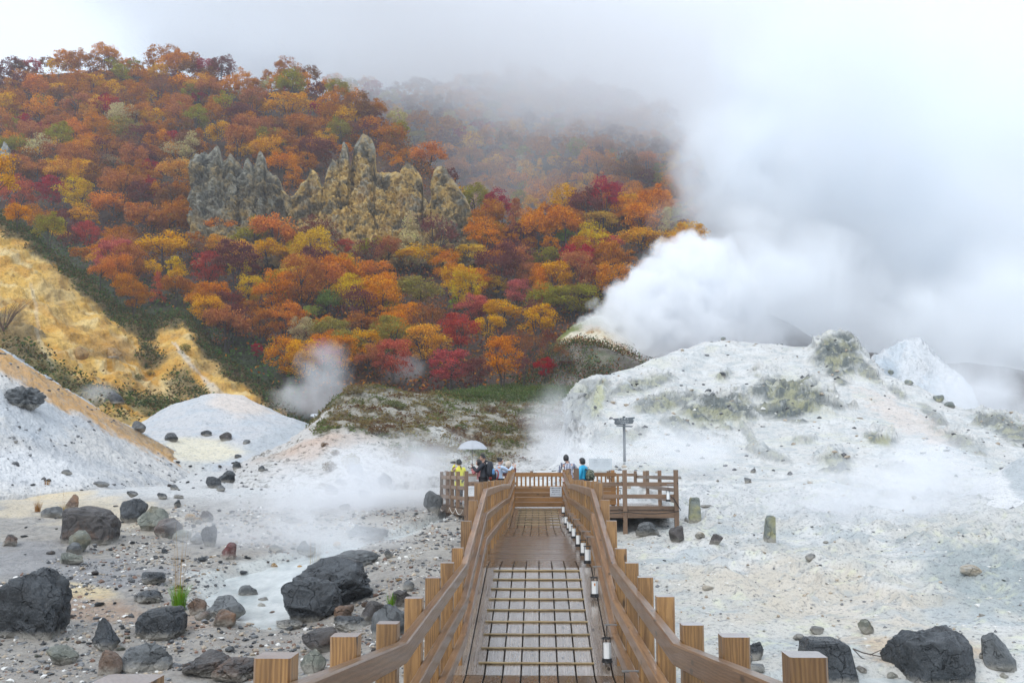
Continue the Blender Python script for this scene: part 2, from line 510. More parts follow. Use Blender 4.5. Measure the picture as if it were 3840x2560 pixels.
# --- milky water -----------------------------------------------------
def ribbon(name, path, wid, drop, mat, n=90, m=14):
    t = np.linspace(0, len(path) - 1, n); idx = np.arange(len(path))
    cx = smooth1(np.interp(t, idx, path[:, 0]), 3); cy = smooth1(np.interp(t, idx, path[:, 1]), 3)
    w = np.interp(t, idx, wid) * 1.5
    dx = np.gradient(cx); dy = np.gradient(cy); l = np.hypot(dx, dy); nx = -dy / l; ny = dx / l
    u = np.linspace(-1, 1, m)
    X = cx[:, None] + nx[:, None] * u * w[:, None]; Y = cy[:, None] + ny[:, None] * u * w[:, None]
    Z = np.repeat((prof(cy) - drop)[:, None], m, 1)
    Z += .012 * fbm(np.stack([X.ravel(), Y.ravel(), 0*X.ravel()], 1), 1.6, 3, seed=9).reshape(X.shape)
    V = np.stack([X, Y, Z], -1).reshape(-1, 3)
    return tag(link_mesh(name, np_mesh(name, V, grid_faces(n, m)), mat), kind="structure")

mw = NT("milky_water")
mp = mw.pos()
mc = mw.mix(mw.maprange(mw.noise(mw.vmath("MULTIPLY", mp, (1.6, .8, 1)), 1.3, 6, .65), .35, .65), (.38, .42, .42), (.60, .63, .62))
mw.bsdf(Base_Color=mc, Roughness=.22, Specular_IOR_Level=.5, Normal=mw.bump(mw.noise(mw.vmath("MULTIPLY", mp, (3, 1.4, 1)), 3.0, 4), .25, .03))
ribbon("stream", STREAM, STRW, .23, mw.mat)
ribbon("pool", POOL, POOLW, .14, mw.mat)

# --- white slope with the ochre crest (left) ------------------------------
white_earth = earth_mat("white_earth", (.22, .24, .26), .65, 4.0, .7, 2.0, .15, light=(.64, .65, .66), lo=.53, hi=.66)
rows = [
 [(-220,760,62),(0,880,64),(100,930,66),(200,975,68),(300,1015,70),(400,1055,72),(490,1090,72),(530,1100,70)],
 [(-220,735,52),(0,830,54),(100,885,56),(200,940,58),(300,992,60),(400,1042,62),(490,1082,65),(530,1096,66)],
 [(-220,715,47),(0,803,49),(100,864,51),(200,925,53),(300,983,56),(400,1036,59),(490,1079,63),(530,1094,65)],
 [(-220,800,44),(0,872,46),(100,915,48),(200,965,50),(300,1010,53),(400,1052,57),(490,1085,62),(530,1097,64)],
 [(-220,900,41),(0,950,43),(100,980,45),(200,1012,47),(300,1045,50),(400,1073,55),(490,1094,60),(530,1101,63)],
 [(-220,1050,38),(0,1050,40),(100,1058,42),(200,1070,44),(300,1085,47),(400,1095,52),(490,1104,58),(530,1106,62)],
 [(-220,1150,35.5),(0,1140,37),(100,1135,39),(200,1128,41),(300,1124,44),(400,1118,50),(490,1112,57),(530,1110,62)]]
def c_wslope(P, dx, dy):
    n = fbm(P, .3, 5, seed=21); n2 = fbm(P, 1.1, 4, seed=22)
    c = np.tile(np.array([.545, .53, .505]), (len(P), 1))
    c = mixc(c, (.43, .44, .45), sstep(0, .5, n))
    c = mixc(c, (.64, .645, .65), blob(dx, dy, 60, 1075, 160, 45, 5, .5*n) * .8)
    c = mixc(c, (.40, .44, .48), blob(dx, dy, 70, 960, 110, 45, 15, .6*n2) * .65)
    crest = np.interp(dx, [0,100,200,300,400,490,530], [803,864,925,983,1036,1079,1094])
    w = np.interp(dx, [0,100,200,300,400,490], [46, 50, 42, 36, 30, 20])
    t = (dy - crest) / w
    oc = 1 - sstep(.65, 1.25, t + .5*n2 + .15*n)
    c = mixc(c, (.50, .27, .075), oc * .95)
    c = mixc(c, (.60, .42, .20), oc * sstep(.0, .5, n2) * .5)
    c = mixc(c, (.19, .10, .045), oc * sstep(.25, .6, n2) * .6)
    c = mixc(c, (.16, .13, .07), (1 - sstep(.1, .5, np.abs(t - .15) + .5*n2)) * sstep(230, 300, dx) * .5)
    c = mixc(c, (.42, .46, .48), (t < -.05) * 1.0)
    return c
_, SLOPEP = add_land("white_slope", loft(rows, 340, 230), c_wslope, white_earth,
         lambda P: .16 * fbm(P, .35, 5, seed=23) + .10 * np.clip(fbm(P, 1.2, 4, seed=24, ridged=True), -.2, 1))

# --- ochre hillside ----------------------------------------------------
ochre_earth = earth_mat("ochre_earth", (.10, .075, .04), .55, 1.6, 1.0, .6, .6, light=(.74, .54, .24), lo=.56, hi=.70)
rows = [
 [(-260,395,140),(0,505,135),(60,540,134),(130,595,132),(200,655,130),(270,715,128),(340,745,128),(420,725,130),(480,800,128),(560,865,124),(640,930,118),(720,985,112)],
 [(-260,410,118),(0,520,112),(60,555,111),(130,612,110),(200,670,109),(270,735,107),(340,770,108),(420,733,112),(480,815,108),(560,878,105),(640,940,102),(720,990,100)],
 [(-260,520,104),(0,610,100),(60,640,100),(130,690,99),(200,745,99),(270,800,98),(340,842,101),(420,830,101),(480,870,100),(560,915,99),(640,955,98),(720,995,97)],
 [(-260,660,93),(0,720,90),(60,745,90),(130,790,90),(200,835,90),(270,865,91),(340,905,94),(420,905,92),(480,925,93),(560,948,93),(640,968,93),(720,1000,94)],
 [(-260,800,82),(0,840,80),(60,860,80),(130,890,80),(200,915,81),(270,930,82),(340,945,84),(420,950,84),(480,960,85),(560,972,86),(640,985,87),(720,1005,88)],
 [(-260,960,72),(0,970,71),(60,975,71),(130,985,71),(200,995,72),(270,1000,73),(340,1005,74),(420,1008,75),(480,1008,76),(560,1010,78),(640,1015,80),(720,1020,82)]]
def c_ochre(P, dx, dy):
    n = fbm(P, .09, 5, seed=31); n2 = fbm(P, .35, 5, seed=32); n3 = fbm(P * [1, 1, .35], .5, 5, seed=33)
    c = np.tile(np.array([.66, .40, .092]), (len(P), 1))
    c = mixc(c, (.72, .51, .20), sstep(-.1, .35, n3))
    c = mixc(c, (.56, .28, .04), sstep(0, .4, n2 - .2*n) * .85)
    c = mixc(c, (.26, .15, .05), sstep(.22, .5, fbm(P * [1, 1, .3], .3, 5, seed=38, ridged=True)) * .45)
    c = mixc(c, (.36, .25, .11), sstep(.25, .6, n) * .5)
    c = mixc(c, (.66, .52, .28), sstep(.3, .6, n3 - n) * .5)
    # vegetated and brown parts
    crest = np.interp(dx, [-260,0,60,130,200,270,340,420,480,560,640,720], [410,520,555,612,670,735,770,733,815,878,940,990])
    t = dy - crest
    brown = (1 - sstep(4, 20, t + 26*n2)) * .9
    c = mixc(c, (.070, .062, .030), brown)
    c = mixc(c, (.13, .10, .05), blob(dx, dy, 345, 815, 40, 30, 45, .8*n2) * .85)
    c = mixc(c, (.15, .115, .055), blob(dx, dy, 425, 885, 55, 34, 50, .8*n2) * .75)
    c = mixc(c, (.10, .11, .05), blob(dx, dy, 110, 850, 170, 26, 33, .6*n2) * .85)
    c = mixc(c, (.16, .115, .055), blob(dx, dy, 30, 770, 60, 50, 30, .6*n2) * .8)
    c = mixc(c, (.12, .13, .06), blob(dx, dy, 330, 925, 130, 26, 20, .8*n2) * .8)
    # pale gully and white runnels
    g = np.abs(dx - np.interp(dy, [775, 830, 880, 930, 980], [392, 432, 478, 535, 600])) / np.interp(dy, [775, 980], [4, 17])
    c = mixc(c, (.66, .65, .62), (1 - sstep(.4, 1.6, g + 1.1*n2)) * (dy > 785) * .55)
    r1 = np.abs(dx - np.interp(dy, [620, 700, 790, 860], [68, 80, 92, 128]) - 5*n2) / 4.0
    c = mixc(c, (.78, .72, .60), (1 - sstep(.6, 1.5, r1)) * (dy > 650) * (dy < 850) * .25)
    c = mixc(c, (.20, .115, .04), blob(dx, dy, 265, 815, 70, 16, 12, .7*n2) * .7)
    c = mixc(c, (.38, .19, .04), blob(dx, dy, 255, 790, 55, 22, 20, .5*n2) * .7)
    c = mixc(c, (.68, .66, .62), sstep(975, 1000, dy + 10*n2) * .8)
    return c
_, OCHREP = add_land("ochre_hillside", loft(rows, 360, 300, 4), c_ochre, ochre_earth,
         lambda P: .9 * fbm(P * [1, 1, .6], .08, 4, seed=34) + .7 * np.clip(fbm(P * [1, 1, .3], .14, 5, seed=35, ridged=True), -.4, 1) + .28 * fbm(P * [1, 1, .45], .5, 4, seed=36) + .6 * np.clip(fbm(np.stack([P[:, 0] - .55 * P[:, 2], .3 * P[:, 1], .12 * P[:, 2]], 1), .35, 4, seed=37, ridged=True), -.5, 1))

# --- white mound --------------------------------------------------------
rows = [
 [(300,985,90),(400,945,92),(480,930,92),(560,935,92),(640,965,90),(740,1000,84)],
 [(300,990,72),(340,962,74),(400,930,77),(480,905,78),(520,905,78),(560,916,78),(640,950,76),(700,972,74),(740,985,72)],
 [(300,1005,66),(340,985,68),(400,965,69),(480,950,70),(560,955,70),(640,975,70),(740,995,69)],
 [(300,1020,60),(340,1018,61),(400,1030,61),(480,1035,61),(560,1033,61),(640,1020,63),(740,1005,66)],
 [(300,1045,56),(400,1060,56),(480,1068,56),(560,1068,56),(640,1055,58),(740,1030,60)]]
def c_mound(P, dx, dy):
    n = fbm(P, .2, 5, seed=41); n2 = fbm(P, .7, 5, seed=42)
    c = np.tile(np.array([.49, .495, .505]), (len(P), 1))
    c = mixc(c, (.43, .46, .49), sstep(0, .45, n2))
    c = mixc(c, (.66, .55, .46), blob(dx, dy, 545, 925, 65, 24, 15, .5*n) * .7)
    c = mixc(c, (.66, .60, .44), blob(dx, dy, 460, 1032, 95, 26, 0, .4*n) * .85)
    c = mixc(c, (.34, .38, .41), blob(dx, dy, 640, 1005, 80, 18, -25, .6*n2) * .6)
    return c
add_land("white_mound", loft(rows, 220, 150), c_mound, white_earth, lambda P: .22 * fbm(P, .25, 5, seed=43) + .1 * fbm(P, 1.1, 4, seed=44))

# --- vegetated mound in the middle -------------------------------------------
scrub_earth = earth_mat("scrub_earth", (.07, .065, .04), .8, 2.4, 1.0, 1.1, .3, light=(.6, .57, .52), lo=.52, hi=.64)
rows = [
 [(540,1080,84),(640,1055,86),(720,1010,92),(790,940,98),(860,915,100),(960,912,102),(1060,905,106),(1130,890,110),(1240,884,112),(1380,880,110)],
 [(540,1072,70),(640,1035,70),(700,996,74),(760,940,78),(820,906,80),(880,903,82),(960,910,84),(1050,912,88),(1150,903,94),(1250,896,94),(1380,890,94)],
 [(540,1070,60),(640,1028,58),(690,1000,60),(730,965,64),(770,922,68),(805,894,70),(850,892,72),(930,902,73),(1050,917,74),(1150,922,76),(1250,918,78),(1380,905,80)],
 [(540,1072,58),(640,1040,56),(700,1010,57),(760,970,59),(820,940,62),(900,940,64),(1000,950,66),(1100,955,68),(1220,958,69),(1380,950,70)],
 [(540,1080,54),(640,1060,52),(700,1040,52),(760,1020,53),(820,1005,55),(900,1003,56),(1000,1005,58),(1100,1010,60),(1220,1015,62),(1380,1005,64)],
 [(540,1098,49),(640,1092,47),(700,1088,47),(760,1080,47),(820,1068,48),(900,1062,50),(1000,1062,52),(1100,1062,54),(1220,1060,56),(1380,1045,60)],
 [(540,1112,45),(640,1118,42),(760,1112,42),(900,1100,43),(1000,1095,44),(1100,1092,46),(1220,1085,48),(1380,1075,52)]]
def veg_mask(P, dx, dy):
    n = fbm(P, .16, 5, seed=51); n2 = fbm(P, .55, 5, seed=52)
    left = np.interp(dy, [890, 930, 980, 1020, 1060], [745, 720, 690, 760, 860])
    low = np.interp(dx, [640, 800, 900, 1000, 1100, 1250, 1330], [1035, 985, 1030, 1075, 1060, 1000, 985])
    m = sstep(0, 46, dx - left + 26*n2) * (1 - sstep(-20, 34, dy - low + 50*n))
    return m, n, n2
def c_scrub(P, dx, dy):
    m, n, n2 = veg_mask(P, dx, dy)
    n3 = fbm(P, 1.4, 4, seed=53)
    c = np.tile(np.array([.54, .52, .50]), (len(P), 1))
    c = mixc(c, (.44, .34, .27), sstep(.1, .5, n) * .7)
    c = mixc(c, (.58, .44, .36), blob(dx, dy, 700, 1040, 80, 26, -30, .5*n2) * .6)
    c = mixc(c, (.56, .56, .555), sstep(1035, 1075, dy) * .7)
    soil = np.tile(np.array([.29, .27, .225]), (len(P), 1))
    soil = mixc(soil, (.40, .385, .355), sstep(0, .5, n2))
    c = c * (1 - m[:, None]) + soil * m[:, None]
    vg = m * sstep(-.25, .15, n3 * .6 + n2 * .8)
    c = mixc(c, (.13, .105, .045), vg * .9)
    c = mixc(c, (.11, .105, .04), vg * sstep(0, .4, n) * .6)
    c = mixc(c, (.15, .095, .05), vg * sstep(.2, .5, -n) * .6)
    shelf = blob(dx, dy, 1190, 906, 170, 19, 0, .4*n2)
    c = mixc(c, (.085, .125, .035), shelf * .95)
    c = mixc(c, (.075, .06, .035), (1 - sstep(893, 900, dy + 6*n2)) * (dx < 1340) * (dx > 760) * .85)
    c = mixc(c, (.34, .35, .34), sstep(1180, 1290, dx + 30*n2) * sstep(955, 1010, dy) * .6)
    c = mixc(c, (.60, .60, .58), blob(dx, dy, 1060, 1040, 20, 70, -45, .8*n2) * .6)
    return c
mound_grid = loft(rows, 420, 330, 5)
scrub_hill, SCRUBP = add_land("scrub_mound", mound_grid, c_scrub, scrub_earth,
    lambda P: .28 * fbm(P, .22, 5, seed=54) + .22 * np.clip(fbm(P * [1, 1, .5], .5, 5, seed=55, ridged=True), -.3, 1) + .06 * fbm(P, 1.8, 3, seed=56))

# --- dark bank behind and the pale scar under the wood ------------------------
rows = [
 [(1262,812,126),(1288,772,126),(1312,748,126),(1380,724,126),(1440,760,126),(1500,850,126)],
 [(1262,816,112),(1288,776,112),(1312,752,112),(1380,732,112),(1440,768,112),(1500,860,112)],
 [(1262,822,108),(1288,800,108),(1312,785,108),(1380,780,108),(1440,800,108),(1500,868,108)],
 [(1262,832,105),(1288,830,105),(1312,830,105),(1380,830,105),(1440,845,105),(1500,880,105)]]
def c_scar(P, dx, dy):
    n2 = fbm(P * [1, 1, .4], .5, 5, seed=62)
    top = np.interp(dx, [1262,1288,1312,1380,1440,1500], [816,776,752,732,768,860])
    c = np.tile(np.array([.62, .56, .44]), (len(P), 1))
    c = mixc(c, (.45, .27, .12), sstep(.05, .4, n2) * .8)
    c = mixc(c, (.11, .15, .03), 1 - sstep(4, 14, dy - top + 10*n2))
    return c
add_land("pale_scar", loft(rows, 160, 90), c_scar, ochre_earth, lambda P: .5 * fbm(P, .2, 5, seed=63))
rows = [
 [(1190,870,118),(1290,800,118),(1400,830,112),(1500,868,106),(1640,920,100)],
 [(1190,890,106),(1250,840,103),(1300,792,101),(1350,790,98),(1420,812,95),(1500,840,91),(1560,868,88),(1640,905,85)],
 [(1190,895,100),(1300,850,95),(1420,870,91),(1560,910,85),(1640,935,83)],
 [(1190,925,94),(1300,925,91),(1420,930,86),(1560,950,82),(1640,960,80)]]
def c_bank(P, dx, dy):
    n = fbm(P, .2, 5, seed=65); n2 = fbm(P, .7, 5, seed=66)
    c = np.tile(np.array([.060, .050, .034]), (len(P), 1))
    c = mixc(c, (.06, .085, .028), sstep(-.1, .3, n))
    c = mixc(c, (.17, .14, .11), sstep(.2, .5, n2) * .7)
    c = mixc(c, (.13, .115, .105), sstep(1400, 1500, dx) * .7)
    c = mixc(c, (.20, .175, .14), (1 - sstep(.5, 1.2, np.abs(dx - np.interp(dy, [760, 800, 850, 920], [1312, 1322, 1340, 1275]) ) / 14 + .6*n2)) * .8)
    return c
_, DBANKP = add_land("dark_bank", loft(rows, 170, 120), c_bank, scrub_earth, lambda P: .22 * fbm(P, .25, 5, seed=67) + .1 * fbm(P, 1.1, 4, seed=68))

# --- great white hill on the right -------------------------------------------
snow_earth = earth_mat("white_hill_earth", (.26, .29, .30), .6, 4.5, .9, 1.8, .2, light=(.70, .70, .69), lo=.54, hi=.68)
rows = [
 [(1285,1080,64),(1400,960,80),(1560,880,92),(1750,850,96),(1920,840,94),(2020,890,90),(2180,960,84),(2352,1000,78),(2650,1000,74)],
 [(1285,1060,54),(1300,985,57),(1318,900,61),(1370,869,64),(1430,850,67),(1500,832,70),(1560,800,73),(1620,786,75),(1680,784,76),(1750,795,76),(1820,803,75),(1880,798,74),(1900,783,73.4),(1920,776,73),(1945,782,73),(1975,806,72),(2000,836,71),(2020,856,70),(2100,890,67),(2180,932,64),(2250,957,62),(2352,968,59),(2650,975,56)],
 [(1270,1070,51),(1300,1020,53),(1325,940,57),(1370,908,60),(1430,890,62),(1500,876,64),(1620,850,68),(1750,840,69),(1820,842,69),(1900,838,69),(1945,840,68.5),(2000,872,66),(2100,930,62),(2250,990,57),(2352,1005,55),(2650,1010,53)],
 [(1255,1078,49),(1310,1045,50),(1340,990,53),(1400,960,55),(1500,945,57),(1650,920,60),(1800,915,61),(1900,910,61),(2000,935,59),(2150,985,54.5),(2352,1035,50.5),(2650,1040,49)],
 [(1235,1086,47),(1320,1072,47.5),(1370,1050,49),(1500,1020,51),(1700,1000,53),(1900,1000,52.5),(2100,1045,48),(2352,1082,45),(2650,1085,44)],
 [(1215,1094,44.5),(1350,1098,43.5),(1500,1095,44),(1700,1095,44),(1900,1100,43),(2100,1122,40),(2352,1145,38),(2650,1150,37)],
 [(1190,1104,41),(1350,1116,39.5),(1500,1128,38.5),(1700,1142,37.5),(1900,1152,36.8),(2100,1165,35.6),(2352,1188,33.5),(2650,1200,32.5)]]
CRAG = [(1560,985,45,16,30,.6),(1760,1040,50,12,20,.5),(1450,1000,40,14,-20,.5),(2200,1010,60,16,25,.6),(2080,1080,50,14,10,.5),(1850,1010,35,12,0,.45),(1825,912,92,46,14,1.0),(1640,948,92,40,-4,.95),(1530,925,70,22,-10,.8),(1925,815,55,48,55,1.0),(1985,850,50,15,40,.8),(2060,900,26,9,36,.6),(2140,950,40,10,36,.55),(1345,915,48,52,75,.55),(1470,885,75,16,-15,.7),
        (2330,990,90,24,20,.8),(2025,1012,40,15,8,.95),(1920,1062,45,22,10,.85),(1660,862,20,9,-20,.9),(1545,905,30,8,0,.6),(1395,1010,26,50,80,.35),(1720,1000,60,10,60,.5),(1990,1120,90,10,15,.4)]
def crag_mask(P, dx, dy):
    n2 = fbm(P, .45, 5, seed=71); n3 = fbm(P * [1, 1, 2.2], .8, 4, seed=72)
    m = np.zeros(len(P))
    for cx, cy, rx, ry, a, s in CRAG:
        m = np.maximum(m, s * blob(dx, dy, cx, cy, rx, ry, a, .5*n2 + .25*n3, .3))
    return m, n2, n3
def c_white(P, dx, dy):
    m, n2, n3 = crag_mask(P, dx, dy)
    n = fbm(P, .12, 5, seed=73); n4 = fbm(P, 1.6, 4, seed=74)
    c = np.tile(np.array([.58, .572, .55]), (len(P), 1))
    c = mixc(c, (.42, .455, .465), sstep(.05, .55, n3 + .4*n) * .6)
    rill = fbm(P * [1, 1, .25], .5, 5, seed=88, ridged=True)
    c = mixc(c, (.66, .665, .655), sstep(.1, .5, rill) * .6)
    c = mixc(c, (.36, .40, .41), sstep(.42, .75, n4 - .3*rill + .3*n2) * .55)
    c = mixc(c, (.60, .60, .48), sstep(.2, .55, n2 - .3*n) * .4)
    c = mixc(c, (.40, .43, .43), sstep(.3, .6, fbm(P, 3.0, 4, seed=89) + .35*n3) * .55)
    c = mixc(c, (.45, .48, .49), sstep(.25, .55, n4 + .4*n2) * .6 * sstep(850, 1000, dy))
    c = mixc(c, (.66, .55, .48), blob(dx, dy, 2080, 960, 110, 26, 28, .7*n4) * .5)
    crag = np.tile(np.array([.10, .12, .118]), (len(P), 1))
    crag = mixc(crag, (.25, .255, .18), sstep(-.05, .3, n4))
    crag = mixc(crag, (.40, .395, .22), sstep(.1, .45, n2 + n4 * .5) * .4)
    crag = mixc(crag, (.46, .47, .44), sstep(.25, .55, n3) * .6)
    c = c * (1 - m[:, None]) + crag * m[:, None]
    c = mixc(c, (.52, .52, .28), blob(dx, dy, 1375, 915, 12, 40, 15, .6*n4) * .6)
    return c
def d_white(P):
    dx, dy = proj(P); m, n2, n3 = crag_mask(P, dx, dy)
    r = fbm(P, .55, 5, seed=75, ridged=True); r2 = fbm(P, 1.5, 4, seed=76)
    cliff = blob(dx, dy, 1335, 980, 45, 95, 10)
    return .30 * fbm(P, .15, 3, seed=77) + .06 * fbm(P, .7, 4, seed=79) + .10 * np.clip(fbm(P * [1, 1, .3], .5, 4, seed=88, ridged=True), -.3, 1) + m * (.30 + .65 * np.clip(r, -.3, 1) + .18 * r2) + cliff * .7 * fbm(P * [1, 1, .3], .5, 5, seed=78, ridged=True)
_, WHITEP = add_land("white_hill", loft(rows, 640, 420, 4), c_white, snow_earth, d_white)

# --- far white pinnacle -----------------------------------------------------------
rows = [
 [(1980,900,112),(2060,860,114),(2110,840,114),(2170,880,112),(2250,960,108)],
 [(1980,845,96),(2010,818,97),(2050,806,98),(2085,788,98),(2110,785,98),(2132,800,97),(2160,838,96),(2200,868,95),(2222,895,94),(2236,940,93),(2250,990,92)],
 [(1980,890,90),(2050,880,91),(2110,860,92),(2160,900,90),(2200,930,90),(2250,1000,89)],
 [(1980,960,82),(2110,960,84),(2250,1020,84)]]
def c_pin(P, dx, dy):
    n2 = fbm(P * [1, 1, .5], .4, 5, seed=81)
    c = np.tile(np.array([.60, .62, .64]), (len(P), 1))
    c = mixc(c, (.36, .42, .47), blob(dx, dy, 2035, 850, 28, 32, 30, .7*n2) * .8)
    c = mixc(c, (.45, .52, .58), sstep(.05, .4, n2) * .6)
    return c
add_land("white_pinnacle", loft(rows, 170, 150, 2), c_pin, snow_earth, lambda P: .3 * fbm(P, .2, 5, seed=82) + .6 * np.clip(fbm(P * [1, 1, .4], .4, 4, seed=83, ridged=True), -.3, 1))

# --- near white bank on the right edge ------------------------------------------
rows = [
 [(2140,1178,40),(2230,1130,42),(2300,1090,43),(2352,1062,44),(2600,960,45)],
 [(2140,1176,37),(2180,1155,37.5),(2230,1122,38.5),(2300,1078,39.5),(2352,1047,40),(2600,930,41)],
 [(2140,1182,35.5),(2230,1160,36),(2300,1135,36.5),(2352,1120,37),(2600,1060,38)],
 [(2140,1190,34),(2230,1200,33.6),(2300,1206,33.4),(2352,1210,33.2),(2600,1220,33)]]
def c_edge(P, dx, dy):
    n2 = fbm(P, .8, 5, seed=86)
    c = np.tile(np.array([.66, .665, .67]), (len(P), 1))
    c = mixc(c, (.36, .40, .42), blob(dx, dy, 2340, 1085, 45, 28, 60, .6*n2) * .8)
    c = mixc(c, (.30, .33, .33), blob(dx, dy, 2330, 1185, 70, 20, -10, .7*n2) * .7)
    return c
add_land("white_bank", loft(rows, 120, 90, 4), c_edge, snow_earth, lambda P: .12 * fbm(P, .5, 5, seed=87))

# --- wooded hillsides ---------------------------------------------------------------
wood_floor = earth_mat("wood_floor", (.03, .022, .02), .7, .9, 1.0, .5, .8, light=(.12, .08, .05), lo=.5, hi=.65)
CX = np.array([-400,-200,0,120,300,450,560,650,750,850,940,1030,1090,1150,1250,1400,1500,1560,1640,1760,1900,2400])
CY = np.array([ 215, 200,205,170,165,180,232,206,214,275,345,445,525,562,524,500,512,548,640,735,800,850])
YA = lambda y: np.interp(y, [100,165,200,300,430,560,680,800,905,960], [284,266,256,225,190,161,138,119,106,100])
def hill_rows():
    xs = np.linspace(-400, 2400, 60); cr = np.interp(xs, CX, CY)
    rows = []
    rows.append([(x, c + 60, YA(c) + 75) for x, c in zip(xs, cr)])
    rows.append([(x, c + 14, YA(c) + 26) for x, c in zip(xs, cr)])
    for k, base in enumerate([150, 215, 290, 370, 450, 530, 610, 690, 770, 850, 920]):
        rows.append([(x, max(base, c + k * 2.2), YA(max(base, c + k * 2.2))) for x, c in zip(xs, cr)])
    return rows
def green_wedge(P, dx, dy, n2):
    oc = np.interp(dx, [-260,0,60,130,200,270,340,420,480,560,640,720], [410,520,555,612,670,735,770,733,815,878,940,990])
    up = np.interp(dx, [-200,0,100,200,300,400,500,600,700], [440,490,520,590,645,670,735,800,850])
    return sstep(-30, 25, dy - up + 40*n2) * (dx < 690)
def c_wood(P, dx, dy):
    n = fbm(P, .05, 4, seed=91); n2 = fbm(P, .2, 5, seed=92)
    c = np.tile(np.array([.060, .040, .032]), (len(P), 1))
    c = mixc(c, (.09, .042, .03), sstep(0, .4, n))
    c = mixc(c, (.10, .075, .035), sstep(.1, .5, n2) * .6)
    g = green_wedge(P, dx, dy, n2)
    c = mixc(c, (.032, .058, .024), g * .85)
    c = mixc(c, (.055, .038, .024), g * sstep(.15, .45, n2) * .8)
    return c
hillside, HILLP = add_land("wooded_hillside", loft(hill_rows(), 420, 330, 5), c_wood, wood_floor,
    lambda P: 1.6 * fbm(P, .035, 4, seed=93) + .5 * fbm(P, .15, 4, seed=94))
CBX = np.array([760, 860, 960, 1100, 1250, 1400, 1550, 1640, 1720])
CBY = np.array([215, 225, 220, 205, 205, 225, 300, 420, 620])
YB = lambda y: np.interp(y, [150, 250, 350, 450, 560, 650, 900], [420, 370, 320, 275, 232, 205, 165])
xs = np.linspace(760, 1720, 40); cr = np.interp(xs, CBX, CBY)
rows = [[(x, c + 40, YB(c) + 80) for x, c in zip(xs, cr)], [(x, c, YB(c)) for x, c in zip(xs, cr)]]
for k, base in enumerate([300, 380, 460, 540, 640, 760, 900]):
    rows.append([(x, max(base, c + (k + 1) * 8), YB(max(base, c + (k + 1) * 8))) for x, c in zip(xs, cr)])
add_land("far_hillside", loft(rows, 240, 140, 3), c_wood, wood_floor, lambda P: 2.2 * fbm(P, .03, 4, seed=95))

# --- ray casting on the land -------------------------------------------------------
_v = []; _f = []; _b = 0
for P, Fq in LAND:
    _v.append(P); _f.append(Fq + _b); _b += len(P)
_v = np.concatenate(_v); _f = np.concatenate(_f)
BVH = BVHTree.FromPolygons(_v.tolist(), _f.tolist())
def hit(dx, dy):
    d = ray(np.float64(dx), np.float64(dy)); d = Vector(d).normalized()
    p, nrm, i, dist = BVH.ray_cast(Vector((0, 0, 0)), d)
    return p, nrm
def drop(x, y, z0=400):
    p, nrm, i, dist = BVH.ray_cast(Vector((x, y, z0)), Vector((0, 0, -1)))
    return p.z if p else float(gz(x, y))
# ------------------------------------------------------------------ boardwalk
wood_post = wood_mat("post_wood", (.095, .040, .013), (.43, .24, .085), .42, 22, .3, .45, ends=(.40, .39, .40))  # pale tops are painted sky sheen
wood_rail = wood_mat("rail_wood", (.105, .050, .022), (.34, .19, .095), .38, 24, .25, .35, .25)
wood_deck = wood_mat("deck_wood", (.060, .034, .020), (.20, .125, .075), .34, 34, .35, .75, .3)
wood_ramp = wood_mat("ramp_wood", (.11, .080, .060), (.29, .24, .195), .26, 34, .4, 1.0, .2)
wood_gate = wood_mat("gate_wood", (.15, .062, .018), (.40, .205, .062), .45, 22, .25, .1, .4)
wood_old = wood_mat("weathered_wood", (.10, .058, .034), (.28, .175, .105), .5, 26, .3, .1, .3)
bamboo = wood_mat("bamboo", (.16, .10, .045), (.44, .33, .15), .35, 40, .2, .2, .5)
iron = simple_mat("black_iron", (.018, .018, .02), .45, .3)
steel = simple_mat("dull_steel", (.30, .30, .30), .35, .8)
shade_mat = simple_mat("white_shade", (.82, .83, .82), .35, var=.04)

DZ = np.array([(-3,-1.05),(0,-1.40),(5.7,-2.03),(10.37,-2.01),(14.4,-1.315),(15.5,-1.315),(21.6,-1.32),(25.7,-1.36),(30.9,-1.05),(60,-1.05)])
def deckz(y): return float(np.interp(y, DZ[:, 0], DZ[:, 1]))
KY = [-1.5, 5.7, 10.37, 14.4, 18.7, 22.1, 25.7, 30.95]

bw = empty("boardwalk", (0, 8, 0))
tag(bw, "wet brown timber boardwalk with post and rail sides running out to the viewing platform", "boardwalk")
bw.location = (0, 0, 0)
def up_n(y0, y1):
    a = math.atan2(deckz(y1) - deckz(y0), y1 - y0)
    return Vector((0, -math.sin(a), math.cos(a)))
PL = .185; GAP = .0135
def plank_run(name, y0, y1, mat, w_list=None, parent=bw):
    mb = MB(); n = up_n(y0 + .01, y1 - .01)
    for i in range(-5, 5):
        xc = (i + .5) * PL
        segs = [y0 + .003, y1 - .003]
        if y1 - y0 > 3: segs = [y0 + .003, y0 + (y1 - y0) * (.38 + .05 * ((i * 7) % 3) * 0), y1 - .003]
        for a, b in zip(segs[:-1], segs[1:]):
            th = .035
            lift = random.uniform(-.0015, .0015)
            mb.sweep([Vector((xc, a, deckz(a))) - n * (th/2 - lift), Vector((xc, b - .002, deckz(b))) - n * (th/2 - lift)], PL - GAP, th, .004)
    return mb.build(name, mat, parent)
plank_run("deck", -1.5, 5.7, wood_deck)
plank_run("deck", 5.7, 10.37, wood_deck)
ramp1 = plank_run("ramp", 10.37, 14.4, wood_ramp)
plank_run("deck", 14.4, 15.5, wood_deck)
mb = MB(); y = 15.5
while y < 21.55:
    mb.box((0, y + .0575, deckz(y) - .0175 + random.uniform(-.002, .002)), (1.86, .108, .035), .005)
    y += .115
mb.build("cross_planks", wood_deck, bw)
plank_run("deck", 21.6, 25.7, wood_deck)
